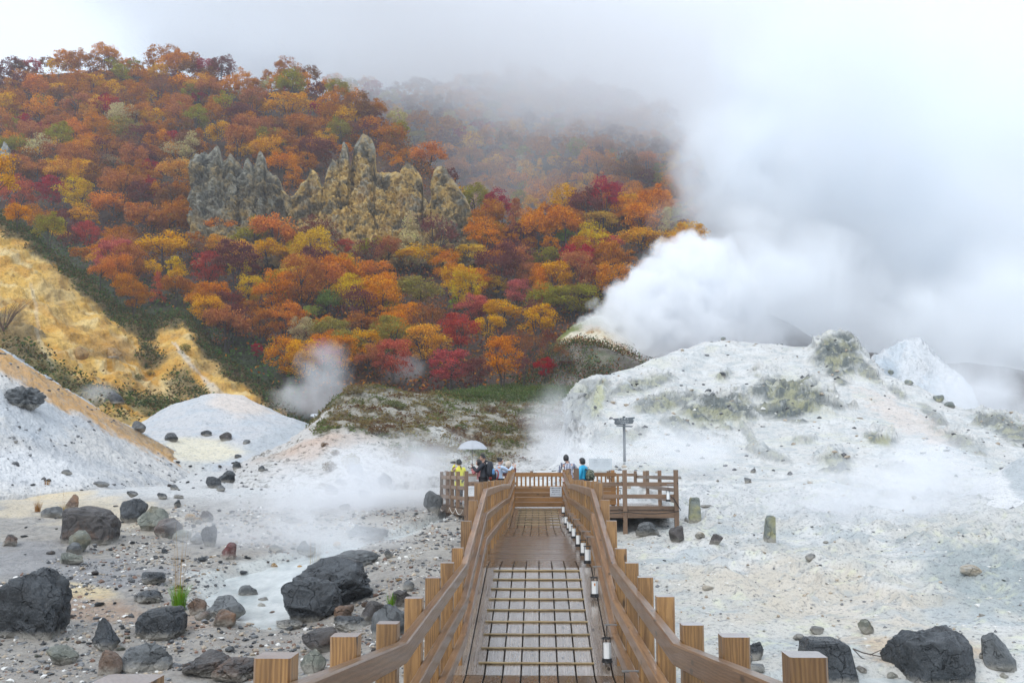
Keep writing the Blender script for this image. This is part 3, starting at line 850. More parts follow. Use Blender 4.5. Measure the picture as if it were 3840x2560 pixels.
ramp2 = plank_run("ramp", 25.7, 31.0, wood_ramp)
# bearers under the planks
mb = MB()
for x in (-.82, -.3, .3, .82):
    mb.sweep([(x, yy, deckz(yy) - .152) for yy in (-1.5, 5.7, 10.37, 14.4, 25.7, 30.9)], .09, .17, .005)
mb.build("bearers", wood_old, bw)
gap_shade_mat = simple_mat("gap_shade", (.022, .018, .015), .9)  # near-black sheet added under the planks so the gaps look shaded
mb = MB()
for ya_, yb_ in ((-1.5, 5.7), (5.7, 10.37), (10.37, 14.4), (14.4, 25.7), (25.7, 30.98)):
    mb.sweep([(0, ya_ + .002, deckz(ya_) - .052), (0, yb_ - .002, deckz(yb_) - .052)], 1.78, .02, .003)
mb.build("gap_shade_sheet", gap_shade_mat, bw)
# anti slip bars of split bamboo, tied down
def bars(parent, y0, y1, ys):
    n = up_n(y0, y1)
    for k, yy in enumerate(ys):
        m = MB(); c = Vector((-.02 + random.uniform(-.015, .015), yy, deckz(yy))) + n * .009
        pts = [c + Vector((-.60 + 1.2 * t / 12, random.uniform(-.003, .003), 0)) + n * random.uniform(0, .002) for t in range(13)]
        m.tube(pts, .0125, 8)
        m.build("anti_slip_bar", bamboo, parent)
bars(ramp1, 10.5, 14.3, [10.68 + .44 * k for k in range(9)])
bars(ramp2, 25.9, 30.8, [26.35 + .66 * k for k in range(7)])
# posts
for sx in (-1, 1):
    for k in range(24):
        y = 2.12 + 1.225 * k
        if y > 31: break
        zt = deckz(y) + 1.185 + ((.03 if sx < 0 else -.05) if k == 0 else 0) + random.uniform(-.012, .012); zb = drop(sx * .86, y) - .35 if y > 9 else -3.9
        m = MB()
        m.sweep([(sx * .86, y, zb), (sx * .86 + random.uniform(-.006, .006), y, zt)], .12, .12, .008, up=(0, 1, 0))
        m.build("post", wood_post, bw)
# rails (three on each side, mitred where the walk changes slope)
for sx in (-1, 1):
    for top in (1.10, .755, .408):
        cuts = [0, 2, 4, 7] if top > 1 else [0, 1, 3, 5, 7]
        for a, b in zip(cuts[:-1], cuts[1:]):
            pts = [(sx * .766, KY[i], deckz(KY[i]) + top - .0575) for i in range(a, b + 1)]
            pts[0] = (pts[0][0], pts[0][1] + (.0015 if a else 0), pts[0][2])
            MB().sweep(pts, .066, .115, .008).build("rail", wood_rail, bw)

# ------------------------------------------------------------------ viewing platform
FZ = -1.05
PLAT = [(-.98, 31.0), (-2.25, 31.0), (-3.45, 35.2), (-3.45, 42.0), (4.12, 42.0), (4.12, 30.0), (.98, 30.0), (.98, 31.0)]
pf = empty("viewing_platform", (0, 36, FZ)); pf.location = (0, 0, 0)
tag(pf, "raised timber viewing platform with slatted railings at the end of the boardwalk", "platform")
mb = MB(); y = 30.02
while y < 42:
    x0 = -3.4 if y > 35 else (-2.2 - 1.2 * (y - 31) / 4.2 if y > 31 else .98)
    mb.box(((x0 + 4.1) / 2, y + .07, FZ - .02), (4.1 - x0, .132, .04), .004); y += .14
mb.build("platform_deck", wood_deck, pf)
mb = MB()
for a, b in zip(PLAT, PLAT[1:]):
    if a[1] == b[1] == 31.0 and a[0] > -1: continue
    d = (Vector((*b, 0)) - Vector((*a, 0))).normalized() * .05
    mb.sweep([Vector((*a, FZ - .15)) - d * 0, Vector((*b, FZ - .15))], .07, .2, .006)
mb.build("edge_beam", wood_old, pf)
def plat_post(x, y, top=1.16, w=.12):
    m = MB(); zb = min(drop(x, y) - .3, FZ - .4)
    m.sweep([(x, y, zb), (x, y, FZ + top)], w, w, .007, up=(0, 1, 0)); m.build("post", wood_old, pf)
def plat_rails(a, b, tops, th=.05, h=.12, mat=None):
    for t in tops:
        MB().sweep([(*a, FZ + t - h/2), (*b, FZ + t - h/2)], th, h, .005).build("rail", mat or wood_old, pf)
# left flank: slats in front of rails
for fx, yy in ((1657, 35.2), (1680, 34.3), (1696, 33.5), (1718, 32.5), (1749, 31.0)):
    p = atF(fx, 1775, yy); plat_post(p[0], yy, 1.13 if yy < 31.5 else 1.12)
la, lb = (-2.22, 31.08), (-3.40, 35.2)
plat_rails(la, lb, (.98, .66, .33))
plat_rails((-2.2, 31.0), (-1.0, 31.0), (.80, .36), .06, .13)
plat_rails((-3.42, 35.3), (-3.42, 41.9), (1.02, .66, .33)); plat_rails((-3.4, 41.95), (4.1, 41.95), (1.06, .70, .34))
for yy in (37.4, 39.6, 41.9): plat_post(-3.45, yy)
for xx in (-1.9, -.3, 1.3, 2.9): plat_post(xx, 42.0)
# right flank
for fx, yy in ((2342, 30.0), (2534, 30.0), (2473, 34.5), (2416, 41.9), (2382, 41.9)):
    p = atF(fx, 1775, yy); plat_post(p[0], yy, 1.16, .13 if yy < 31 else .12)
plat_rails((1.0, 30.003), (4.1, 30.003), (.80, .44, .10)); plat_rails((4.1, 30.05), (4.1, 41.9), (.98, .62, .30))
plat_post(1.12, 30.0, 1.2, .16); plat_post(.93, 31.15, 1.2, .13); plat_post(4.12, 38.2)
# dark cross struts under the floor
mb = MB()
for yy in (31.5, 34, 36.5, 39): mb.sweep([(-2, yy, FZ - .22), (4.05, yy, FZ - .22)], .1, .2, .006)
mb.build("joists", wood_old, pf)

# rope and cable
def catenary(a, b, sag, n=14):
    a = Vector(a); b = Vector(b)
    return [a.lerp(b, t / n) - Vector((0, 0, sag * 4 * (t/n) * (1 - t/n))) for t in range(n + 1)]
rope_mat = simple_mat("rope", (.62, .60, .55), .8)
m = MB(); ps = [atF(fx, 1775, yy) for fx, yy in ((1640, 36.0), (1657, 35.1), (1680, 34.2), (1696, 33.4), (1718, 32.4), (1745, 30.95))]
pts = []
for a, b in zip(ps, ps[1:]): pts += catenary((a[0] - .07, a[1] - .07, FZ - .06), (b[0] - .07, b[1] - .07, FZ - .06), .16)
m.tube(pts, .011, 6); tag(m.build("rope", rope_mat, None, True), "pale rope hanging in loops along the edge of the platform", "rope")
m = MB(); m.tube(catenary((1.3, 29.86, FZ - .06), (2.58, 29.86, FZ - .07), .05) + catenary((2.6, 29.86, FZ - .07), (4.1, 29.86, FZ - .05), .06) + [(4.19, 29.93, FZ - .02), (4.0, 29.88, FZ + .3), (3.86, 29.86, FZ + .42)], .014, 6)
tag(m.build("cable", iron, None, True), "black cable strung along the floor edge of the platform beside the white bank", "cable")

# ------------------------------------------------------------------ gates
gt = empty("gate", (0, 31.2, 0)); gt.location = (0, 0, 0)
tag(gt, "closed wooden gate with spindles over boards at the end of the boardwalk", "gate")
GY = 31.25
def panel(parent, x0, x1, y, spind, z0=FZ, nb=4):
    m = MB()
    for k in range(nb):
        m.box(((x0 + x1) / 2, y, z0 + .03 + (k + .5) * .147), (x1 - x0, .035, .143), .004)
    m.build("board_panel", wood_gate, parent)
    MB().box(((x0 + x1) / 2, y, z0 + .645), (x1 - x0, .06, .05), .005).build("middle_rail", wood_gate, parent)
    MB().box(((x0 + x1) / 2, y, z0 + 1.02), (x1 - x0, .06, .125), .005).build("top_rail", wood_gate, parent)
    for k in range(spind):
        x = x0 + (x1 - x0) * (k + .5) / spind
        MB().sweep([(x, y, z0 + .67), (x, y, z0 + .957)], .055, .03, .004, up=(0, 1, 0)).build("spindle", wood_gate, parent)
panel(gt, -.74, .74, GY, 11)
for x in (-.80, .80):
    MB().sweep([(x, GY, FZ - .3), (x, GY, FZ + 1.17)], .12, .12, .007, up=(0, 1, 0)).build("gate_post", wood_gate, gt)
g2 = empty("gate"); tag(g2, "wooden screen of boards and spindles on the platform in front of the grey notice board", "screen")
panel(g2, .92, 2.56, 33.4, 12)
for x in (.86, 2.62 - .16, 2.62): MB().sweep([(x, 33.4 + (.07 if abs(x - 2.46) < .01 else 0), FZ - .2), (x, 33.4 + (.07 if abs(x - 2.46) < .01 else 0), FZ + (1.17 if x < 2.5 else 1.0))], .12 if x < 2.5 else .07, .1, .006, up=(0, 1, 0)).build("screen_post", wood_gate, g2)

# ------------------------------------------------------------------ lettering
_glyphs = {}
def text_mesh(body, size, mat, name, parent, M, bold=0.0, extr=.0015, align="CENTER"):
    cu = bpy.data.curves.new(name, "FONT"); cu.body = body; cu.size = size; cu.align_x = align; cu.align_y = "CENTER"
    cu.extrude = extr; cu.offset = bold; cu.space_line = 1.0; cu.resolution_u = 3
    o = bpy.data.objects.new(name, cu); COL.objects.link(o)
    dg = bpy.context.evaluated_depsgraph_get()
    me = bpy.data.meshes.new_from_object(o.evaluated_get(dg))
    bpy.data.objects.remove(o); me.name = name
    me.transform(M); me.materials.clear(); me.materials.append(mat)
    return link_mesh(name, me, None, parent)
FACE = Matrix.Rotation(math.pi / 2, 4, 'X')      # letters upright, facing the walker
ink = simple_mat("black_ink", (.02, .025, .03), .6)
alu = simple_mat("sign_metal", (.62, .65, .69), .32, .35, var=.06)
sg = empty("gate_notice"); tag(sg, "metal notice plate with printed lines on the boards of the closed gate", "sign")
c = Vector((.53, GY - .03, FZ + .50))
MB().box(c, (.36, .012, .30), .003).build("plate", alu, sg)
for body, dz, sz in (("お客様へのお願い", .105, .044), ("Please keep out", .045, .042), ("危険ですので", -.02, .042), ("立入らないで下さい", -.09, .036)):
    text_mesh(body, sz, ink, "lettering", sg, Matrix.Translation(c + Vector((0, -.0085, dz))) @ FACE, .0006)
# round prohibition mark on the gate post
pg = empty("prohibition_mark"); tag(pg, "small white plate with a red ring fixed to the gate post", "sign")
red = simple_mat("red_paint", (.55, .03, .06), .5)
MB().box((.80, GY - .066, FZ + .86), (.11, .006, .11), .002).build("plate", shade_mat, pg)
m = MB(); m.tube([(.80 + .036 * math.cos(t * .2618), GY - .072, FZ + .86 + .036 * math.sin(t * .2618)) for t in range(25)], .006, 6)
m.tube([(.775, GY - .072, FZ + .835), (.825, GY - .072, FZ + .885)], .005, 6); m.build("ring", red, pg)

# grey notice board behind the platform
nb = empty("notice_board"); tag(nb, "large pale grey notice board with faint writing standing behind the platform", "notice board")
grey = simple_mat("pale_board", (.50, .54, .57), .5, var=.04)
faint = simple_mat("faded_ink", (.33, .37, .40), .7)
a = atF(2208, 1718, 43.5); b = atF(2295, 1762, 43.5)
cx, cz = (a[0] + b[0]) / 2, (a[2] + b[2]) / 2
MB().box((cx, 43.5, cz), (b[0] - a[0], .04, a[2] - b[2]), .006).build("board", grey, nb)
for x in (a[0] + .1, b[0] - .1): MB().sweep([(x, 43.55, drop(x, 43.55) - .3), (x, 43.55, a[2] - .03)], .08, .06, .005, up=(0, 1, 0)).build("leg", wood_old, nb)
for body, ox, dz, sz in (("地獄谷", -.22, .17, .065), ("ご注意", .25, .17, .055), ("立入禁止区域には", -.2, .09, .042), ("Danger area", .26, .09, .045), ("入らないで下さい", -.2, .03, .042), ("Hot steam and water", .26, .03, .04), ("火傷に注意", -.2, -.06, .04), ("Keep to the path", .26, -.06, .04)):
    text_mesh(body, sz, faint, "lettering", nb, Matrix.Translation(Vector((cx + ox, 43.477, cz + dz))) @ FACE)

# dark board on a post: no entry
sy = 46.0
sb = empty("warning_sign"); tag(sb, "dark wooden no entry sign with jagged ends on a tall post on the white slope", "sign")
darkw = wood_mat("dark_board", (.06, .072, .082), (.12, .14, .155), .6, 22, .3, 0, .2)
whitep = simple_mat("white_paint", (.42, .45, .46), .6)
def board_poly(pts, y, th, name):
    V = []; n = len(pts)
    for fx, fy in pts: V.append(tuple(atF(fx, fy, y)))
    V += [(v[0], v[1] + th, v[2]) for v in V]
    F = [tuple(range(n)), tuple(range(2*n - 1, n - 1, -1))] + [(i, i + n, (i + 1) % n + n, (i + 1) % n) for i in range(n)]
    return MB().raw(V, F).build(name, darkw, sb)
board_poly([(2297,1569),(2380,1563),(2381,1566),(2372,1573),(2378,1575),(2374,1586),(2368,1588),(2350,1589),(2308,1590),(2304,1584),(2305,1576)], sy, .05, "board")
board_poly([(2303,1584.3),(2307,1591),(2312,1592.5),(2332,1592.5),(2345,1590),(2368,1588.6),(2372,1587)], sy + .004, .05, "lower_board")
board_poly([(2310,1597),(2314,1593.5),(2340,1594.5),(2374,1596),(2370,1601),(2340,1600)], sy + .008, .05, "foot_board")
pt = atF(2340.5, 1559.5, sy); pb = atF(2342.5, 1690, sy)
MB().sweep([(pb[0], sy + .12, pb[2] - .5), (pt[0], sy + .12, pt[2])], .12, .12, .008, up=(0, 1, 0)).build("post", darkw, sb)
t = atF(2338, 1570.5, sy); text_mesh("立 入 禁 止", .10, whitep, "lettering", sb, Matrix.Translation(Vector((t[0], sy - .004, t[2]))) @ Matrix.Rotation(R(3.5), 4, 'Y').inverted() @ FACE, .001)
t = atF(2336, 1579.5, sy); text_mesh("ここから先は危険です", .055, whitep, "lettering", sb, Matrix.Translation(Vector((t[0], sy - .004, t[2]))) @ FACE, .001)
t = atF(2342, 1586, sy); text_mesh("DANGER  KEEP OUT", .04, whitep, "lettering", sb, Matrix.Translation(Vector((t[0], sy - .004, t[2]))) @ FACE, .001)

# ------------------------------------------------------------------ lanterns
def lantern_proto(name):
    o = empty(name)
    m = MB(); m.tube([(0, 0, .12), (0, 0, .01)], .004, 6)          # hook rod
    m.build("hook_rod", iron, o)
    f = MB()
    for t in (-.006, -.24):
        f.tube([(.052 * math.cos(a * .5236), .052 * math.sin(a * .5236), t) for a in range(13)], .006 if t > -.1 else .0075, 6)
    for a in range(4):
        x, y = .052 * math.cos(a * 1.571 + .6), .052 * math.sin(a * 1.571 + .6)
        f.tube([(x, y, -.24), (x, y, -.006)], .0035, 5)
    f.tube([(0, 0, -.25), (0, 0, -.205)], .053, 14); f.tube([(-.052, 0, -.006), (.052, 0, -.006)], .004, 5)
    f.build("frame", iron, o)
    s = MB(); s.tube([(0, 0, -.205), (0, 0, -.055)], .043, 16); s.build("lamp_shade", shade_mat, o, False)
    b = MB(); b.sweep([(-.02, 0, .128), (.13, 0, .128)], .03, .016, .004, up=(0, 0, 1)); b.build("bracket", steel, o)
    return o
def copy_tree(o, parent=None):
    c = o.copy(); COL.objects.link(c)
    if parent is not None: c.parent = parent; c.matrix_parent_inverse = Matrix.Identity(4)
    for ch in list(o.children): copy_tree(ch, c)
    return c
lan = lantern_proto("hanging_lantern")
LY = [(8.5, "hanging lantern nearest the walker, cut by the lower edge of the view"), (10.65, "hanging lantern low on the rail beside the striped ramp, nearest full one"),
      (12.9, "hanging lantern with an orange leaf stuck on its white shade"), (14.7, "hanging lantern just beyond the top of the first ramp"),
      (16.1, "hanging lantern at the start of the crosswise planks"), (18.1, "second hanging lantern along the crosswise planks"),
      (20.4, "third hanging lantern along the crosswise planks"), (22.3, "hanging lantern near the far end of the crosswise planks"),
      (23.8, "hanging lantern just past the crosswise planks"), (26.1, "hanging lantern midway between crosswise planks and second ramp"), (28.9, "hanging lantern beside the second ramp close to the gate")]
for i, (yy, lb) in enumerate(LY):
    o = lan if i == 0 else copy_tree(lan)
    o.location = (.70, yy, 0)
    o.location.z = deckz(yy) + .408 - .128
    tag(o, lb, "lantern", "lanterns hung along the right rail")
    if "leaf" in lb:
        lf = MB(); lf.raw([(-.008, -.047, -.075), (.008, -.047, -.072), (.010, -.0475, -.098), (0, -.047, -.112), (-.008, -.0475, -.095)], [(0, 1, 2, 3, 4)])
        lf.build("stuck_leaf", simple_mat("orange_leaf", (.55, .20, .03), .6), o)
for fx, fy, yy, lb in ((2505, 1840, 29.75, "hanging lantern at the outer corner of the platform railing"), (2320, 1838, 35.0, "hanging lantern inside the platform seen between the rails")):
    o = copy_tree(lan); p = atF(fx, fy, yy); o.location = (p[0], p[1], p[2] + .02); o.scale = (1.3, 1.3, 1.3); o.rotation_euler.z = 0 if fx > 2400 else 2.0
    tag(o, lb, "lantern", "lanterns on the platform")
# ------------------------------------------------------------------ rocks
_ico = {}
def ico(sub):
    if sub not in _ico:
        bm = bmesh.new(); bmesh.ops.create_icosphere(bm, subdivisions=sub, radius=1.0)
        _ico[sub] = (np.array([v.co[:] for v in bm.verts]), np.array([[v.index for v in f.verts] for f in bm.faces])); bm.free()
    return _ico[sub]

def rock_geo(seed, sub=4, planes=15, cut=(.50, .84), rough=.07, style="block"):
    r = np.random.default_rng(seed)
    D, F = ico(sub)
    P = D.copy()
    N = r.normal(size=(planes, 3)); N /= np.linalg.norm(N, axis=1, keepdims=True)
    if style == "slab": N[:4, 2] *= .2; N /= np.linalg.norm(N, axis=1, keepdims=True)
    c = r.uniform(*cut, planes)
    rad = np.ones(len(D)) * (1.0 if style != "round" else 1.0)
    dt = D @ N.T
    lim = np.where(dt > .05, c[None, :] / np.maximum(dt, .05), 9)
    k = 14.0 if style == "round" else 70.0
    soft = -np.log(np.exp(-k * np.minimum(lim, 3)).sum(1) + np.exp(-k * 1.0)) / k
    P = D * soft[:, None]
    off = seed * 3.17
    P = P + D * (rough * 1.3 * fbm(D + off, 1.3, 3) + rough * .8 * np.clip(fbm(D + off, 2.6, 4, ridged=True), -.5, 1) + rough * .35 * fbm(D + off, 7.0, 3))[:, None]
    if style == "post":
        P = np.sign(D) * np.abs(D) ** .28 * [1, 1, 1] ; P = P * (1 + .10 * fbm(D + off, 1.1, 3))[:, None] + D * (.05 * fbm(D + off, 3, 4, ridged=True))[:, None]
        P[:, :2] *= (1 - .16 * np.clip(P[:, 2:3], -1, 1))
    if style == "slabby":
        Q = np.sign(D) * np.abs(D) ** .5; Q = Q * (1 + .16 * fbm(D + off, 1.2, 3))[:, None] + D * (.06 * fbm(D + off, 3, 4, ridged=True))[:, None]
        Q[:, 2] -= .22 * Q[:, 0] * (Q[:, 2] > 0) * np.sign(math.sin(seed)); P = Q * .7 + P * .3
    if style == "rubble":
        P = D * (1 + .42 * np.clip(fbm(D + off, 2.2, 2, ridged=True), -.6, 1) + .2 * fbm(D + off, 5.0, 3, ridged=True))[:, None]
    if style == "porous":
        P = P - D * (.05 * np.clip(fbm(D + off, 7, 2) * 2, 0, 1))[:, None]
    mn, mx = P.min(0), P.max(0)
    P = (P - (mn + mx) / 2) / (mx - mn)
    P[:, 2] += .5
    return P, F

rk_black = rock_mat("basalt", (.016, .019, .022), (.055, .064, .073), None, .36)
rk_rust = rock_mat("rusty_basalt", (.025, .022, .022), (.085, .075, .07), (.13, .07, .04), .5)
rk_brown = rock_mat("brown_stone", (.07, .045, .03), (.20, .13, .09), (.24, .12, .05), .6)
rk_grey = rock_mat("grey_stone", (.055, .062, .066), (.16, .17, .175), None, .55)
rk_green = rock_mat("green_grey_stone", (.07, .08, .065), (.22, .23, .19), (.20, .17, .10), .6, (.42, .42, .36))
rk_pale = rock_mat("pale_stone", (.28, .27, .24), (.52, .50, .45), (.40, .30, .18), .7)
rk_red = rock_mat("red_stone", (.09, .035, .03), (.20, .12, .11), (.16, .03, .03), .5, (.35, .30, .28))
rk_ochre = rock_mat("ochre_stone", (.20, .11, .03), (.42, .25, .08), (.10, .06, .03), .65)
rk_sulf = rock_mat("sulphur_stone", (.12, .14, .13), (.22, .25, .23), (.38, .36, .17), .65)
RM = dict(k=rk_black, r=rk_rust, b=rk_brown, g=rk_grey, e=rk_green, p=rk_pale, d=rk_red, o=rk_ochre, s=rk_sulf)

def make_rock(name, label, dx, dyb, w, h, mat, seed, style="block", sub=4, depth=.8, rot=None, Y=None, sink=.2, cat="boulder", group=None, tilt=0.0, cut=(.50, .84), planes=15):
    """dx, dyb: middle of its foot in survey coordinates, w, h: its size there"""
    if Y is None:
        p, _ = hit(dx, dyb - .04 * h)
        if p is None: return None
    else: p = Vector(at(np.float64(dx), np.float64(dyb), Y))
    s = p.y / FD
    W, H = w * s, h * s
    P, F = rock_geo(seed, sub, planes, style=style, cut=cut)
    P = P * [W, W * depth, H * (1 + sink)]
    M = np.array(Matrix.Rotation(tilt, 3, 'Y'))
    P = P @ M.T
    P[:, 2] -= H * sink
    me = np_mesh(name, P, F, style in ("round", "porous", "slabby") or sub >= 4)
    if sub >= 4 and style not in ("round", "porous"):
        me.polygons.foreach_set("use_smooth", np.full(len(me.polygons), True))
        # crisp ridges, smooth faces
        me.set_sharp_from_angle(angle=R(34))
    o = link_mesh(name, me, mat)
    o.location = (p.x, p.y + W * depth * .35, p.z)
    tag(o, label, cat, group)
    return o
def c1(x, y): return .3359 * x, 1041 + .3359 * y
def c2(x, y): return 588 + .3359 * x, 1041 + .3359 * y
def c3(x, y): return 1225 + .3359 * x, 1041 + .3359 * y
def c4(x, y): return 1568 + .3359 * x, 1041 + .3359 * y
ROCKS = [
 # crop, x, y foot, w, h, material, style, label
 (c1,150,1300,460,475,"k","block","huge dark wet boulder leaning on the gravel at the left border of the view"),
 (c1,565,632,375,255,"r","slabby","big squarish dark boulder with a flat sloping top, above the scoured gravel"),
 (c1,478,392,100,108,"b","block","upright brown notched stone behind the big squarish boulder"),
 (c1,335,440,148,76,"g","round","low grey rounded stone between two dry grass tufts"),
 (c1,880,482,185,165,"k","block","dark cracked boulder carrying a small black stone on top"),
 (c1,1020,540,205,170,"e","slab","pale mottled slab leaning beside the dark cracked boulder"),
 (c1,1120,582,205,135,"r","block","rust streaked dark rock in front of the pale mottled slab"),
 (c1,1228,602,128,78,"e","slab","small pale green slab resting against the rust streaked rock"),
 (c1,1402,472,98,78,"r","block","brown black rock at the edge of the steaming stream"),
 (c1,1290,456,82,42,"o","round","flat tawny stone left of the brown black rock"),
 (c1,1350,476,82,38,"o","round","tawny stone tucked under the brown black rock"),
 (c1,1415,642,115,145,"k","block","pointed dark rock standing above the stream bank"),
 (c1,1340,625,90,70,"g","block","grey rock leaning against the pointed dark rock"),
 (c1,1557,732,108,118,"d","block","dark red stone with a whitish top beside the milky water"),
 (c1,470,768,178,82,"e","slab","grey wedge of rock with a pale upper face on the gravel"),
 (c1,530,690,140,155,"e","porous","crumbly pale cone of rock in front of the squarish boulder"),
 (c1,480,697,122,85,"g","block","grey angular stone at the foot of the crumbly pale cone"),
 (c1,45,636,105,78,"r","slab","dark layered block cut off by the left border"),
 (c1,1055,1282,338,212,"k","slabby","broad dark boulder with a flat top below the green grass tuft"),
 (c1,695,1362,182,212,"k","block","pointed blue grey boulder left of the broad dark boulder"),
 (c1,390,1462,205,125,"e","round","smooth greenish boulder on the pale gravel near the bottom"),
 (c1,735,1530,155,165,"b","round","brown speckled round stone beside a grey boulder"),
 (c1,965,1500,330,180,"g","block","wide grey boulder right of the brown speckled stone"),
 (c1,1090,1490,140,140,"g","slab","grey slab leaning on the wide grey boulder"),
 (c1,1420,1545,400,170,"r","round","long low dark boulder with a split top near the lower border"),
 (c1,1590,1580,350,150,"r","round","brownish low boulder in front of the long split one"),
 (c1,1030,902,178,84,"k","round","flat dark stone behind the green grass tuft"),
 (c1,985,1032,188,88,"k","round","flat greenish black stone left of the green grass tuft"),
 (c1,1537,1132,238,142,"g","slab","tilted grey slab right of the green grass tuft"),
 (c1,1522,1192,158,112,"b","round","round grey brown stone in front of the tilted slab"),
 (c1,1330,1112,132,112,"b","block","brown split stone touching the green grass tuft"),
 (c1,1375,1145,120,60,"r","round","low black stone between brown split stone and grey brown stone"),
 (c2,470,1090,600,345,"k","block","largest black cracked boulder rising behind another at the stream"),
 (c1,2105,1175,420,295,"k","block","black boulder with lichen on its crest in front of the largest one"),
 (c1,2032,1166,118,72,"k","round","small black stone at the foot of the lichened black boulder"),
 (c1,2175,1376,252,165,"r","round","rounded brown black boulder on pale gravel behind the first fence post"),
 (c1,2135,1505,170,150,"e","block","mossy green boulder partly behind the nearest fence post"),
 (c2,588,1166,138,118,"b","round","brown porous stone right of the lichened black boulder"),
 (c2,778,1172,178,148,"r","porous","black pitted lava stone beside the brown porous stone"),
 (c2,900,1285,255,225,"g","block","grey ridged boulder behind the boardwalk posts"),
 (c2,985,1056,130,112,"r","slab","purplish wedge of rock beside a bright grass tuft"),
 (c2,640,1215,260,90,"k","slab","flat black slab at the foot of the pitted lava stone"),
 (c1,1850,1156,78,72,"b","round","small brown stone left of the lichened black boulder"),
 (c1,1785,1087,68,62,"p","round","small cream stone on the dark gravel near the stream"),
 (c1,1795,1025,75,40,"k","round","little black stone behind the small cream stone"),
 (c1,1960,1200,200,50,"k","slab","flat dark plate of rock before the black boulders"),
 (c1,1452,242,118,82,"k","block","dark smooth rock at the lower end of the ochre crest"),
 (c1,1540,202,132,84,"k","block","black rock heap stone behind the dark smooth rock"),
 (c1,1612,112,62,58,"k","block","bluish pointed stone above the black rock heap"),
 (c1,1785,125,48,42,"k","round","lone black stone on the pale flank above the stream"),
 (c1,1505,262,60,45,"g","round","small grey stone right of the dark smooth rock"),
 (c1,1185,252,64,38,"k","block","small black stone at the foot of the white slope"),
 (c1,1100,316,72,46,"k","block","small dark stone above the tawny gravel"),
 (c1,1206,370,50,54,"k","block","small black upright stone with a pebble on top"),
 (c1,1213,308,66,26,"k","slab","thin dark slab below the white slope"),
 (c1,1680,992,140,84,"g","block","grey stone half in the milky water"),
 (c1,1548,545,72,40,"g","round","grey stone in the steam beside the stream"),
 (c1,1345,485,60,30,"k","block","thin black stone by the tawny stones"),
 (c2,655,792,320,115,"g","round","wide grey slab veiled by steam behind the black boulders"),
 (c2,755,602,280,98,"g","block","dark rocks heap in the steaming stream"),
 (c2,738,312,82,64,"g","block","blackish block in the steam left of the platform"),
 (c2,672,152,125,78,"g","block","dark flat topped rock high in the steam"),
 (c2,872,232,112,98,"g","block","blue grey rock on the steaming bank left of the platform"),
 (c2,510,286,100,70,"g","round","hazy grey rock in the middle of the steaming bank"),
 (c2,228,476,110,38,"k","slab","flat dark stone at the upper edge of the stream"),
 (c2,1205,402,135,140,"g","block","hazy grey boulder against the platform legs"),
 (c2,600,390,90,44,"k","block","black stone on the pale bank below the hazy grey rocks"),
 (c2,560,220,90,50,"g","round","grey stone below the flat topped rock in the steam"),
 (c2,905,722,60,60,"k","block","black fin of rock on the pale gravel bank"),
 (c2,125,675,100,46,"g","round","pale grey stone lying in the milky water"),
 (c2,340,700,130,70,"g","slab","smooth blue grey slab in the milky water"),
 (c2,320,660,60,60,"r","block","dark upright stone behind the blue grey slab"),
 (c2,120,800,60,48,"o","round","tawny stone standing in the milky water"),
 (c2,295,830,50,62,"o","round","tawny upright stone near the far bank of the water"),
 (c2,550,650,60,45,"o","round","orange brown stone where the water steams"),
 (c2,1040,945,80,75,"g","block","grey cleft stone beside the boardwalk posts"),
 (c3,1107,480,86,170,"s","post","upright squared stone marker with a yellowish foot beside the platform"),
 (c3,1618,612,80,176,"s","post","upright leaning stone marker alone on the white ground"),
 (c3,785,568,160,95,"g","block","wide grey boulder just in front of the platform legs"),
 (c3,985,620,110,118,"r","porous","dark knobbly rock resembling a small stack, before the platform corner"),
 (c3,1145,582,72,46,"p","round","pale low stone right of the knobbly rock"),
 (c3,1256,632,95,76,"r","block","brown grey stone between knobbly rock and leaning marker"),
 (c3,1190,372,85,20,"g","slab","flat grey slab beside the squared stone marker"),
 (c3,1050,472,36,36,"g","round","small grey stone at the foot of the squared marker"),
 (c4,1262,1242,98,98,"e","round","egg shaped pale green boulder on the tan gravel"),
 (c4,1015,1610,370,300,"k","post","large flat topped dark boulder behind the last right fence post"),
 (c4,1780,1620,545,370,"k","porous","massive black bark textured boulder at the lower right"),
 (c4,2195,1512,215,248,"g","block","tall pointed grey boulder at the right border"),
 (c4,2062,1405,60,42,"k","block","small black stone between the massive and the pointed boulder"),
 (c4,410,1460,150,140,"k","block","dark angular rock beside the knotted fence post"),
 (c4,500,1420,120,120,"k","block","greenish black rock behind the fence posts on the right"),
 (c4,505,1510,130,60,"g","slab","grey slab between the two nearest right posts"),
 (c4,1990,850,145,80,"p","block","whitish fractured boulder in the blue grey gully"),
 (c4,925,1238,95,50,"g","round","bluish stone sunk in the tan gravel"),
 (c4,800,1280,80,44,"g","round","blue grey stone above the right fence posts"),
 (c4,180,942,80,36,"p","round","flat cream stone on the pale gravel slope"),
 (c4,240,196,20,16,"k","round","tiny black stone high on the white ground"),
 (c4,450,205,50,40,"g","block","grey stone below the sulphur strewn slope"),
 (c4,485,135,40,34,"k","block","dark stone within the sulphur strewn slope"),
 (c4,1230,1506,72,48,"r","block","small brown rock on the brink of the lower pool"),
 (c4,1440,1545,75,44,"e","round","greenish stone on the brink of the lower pool"),
 (c4,2210,1540,60,34,"e","round","pale green stone in the lower pool below the pointed boulder"),
 (c4,880,730,70,40,"g","round","grey lump at the edge of the bluish band"),
]
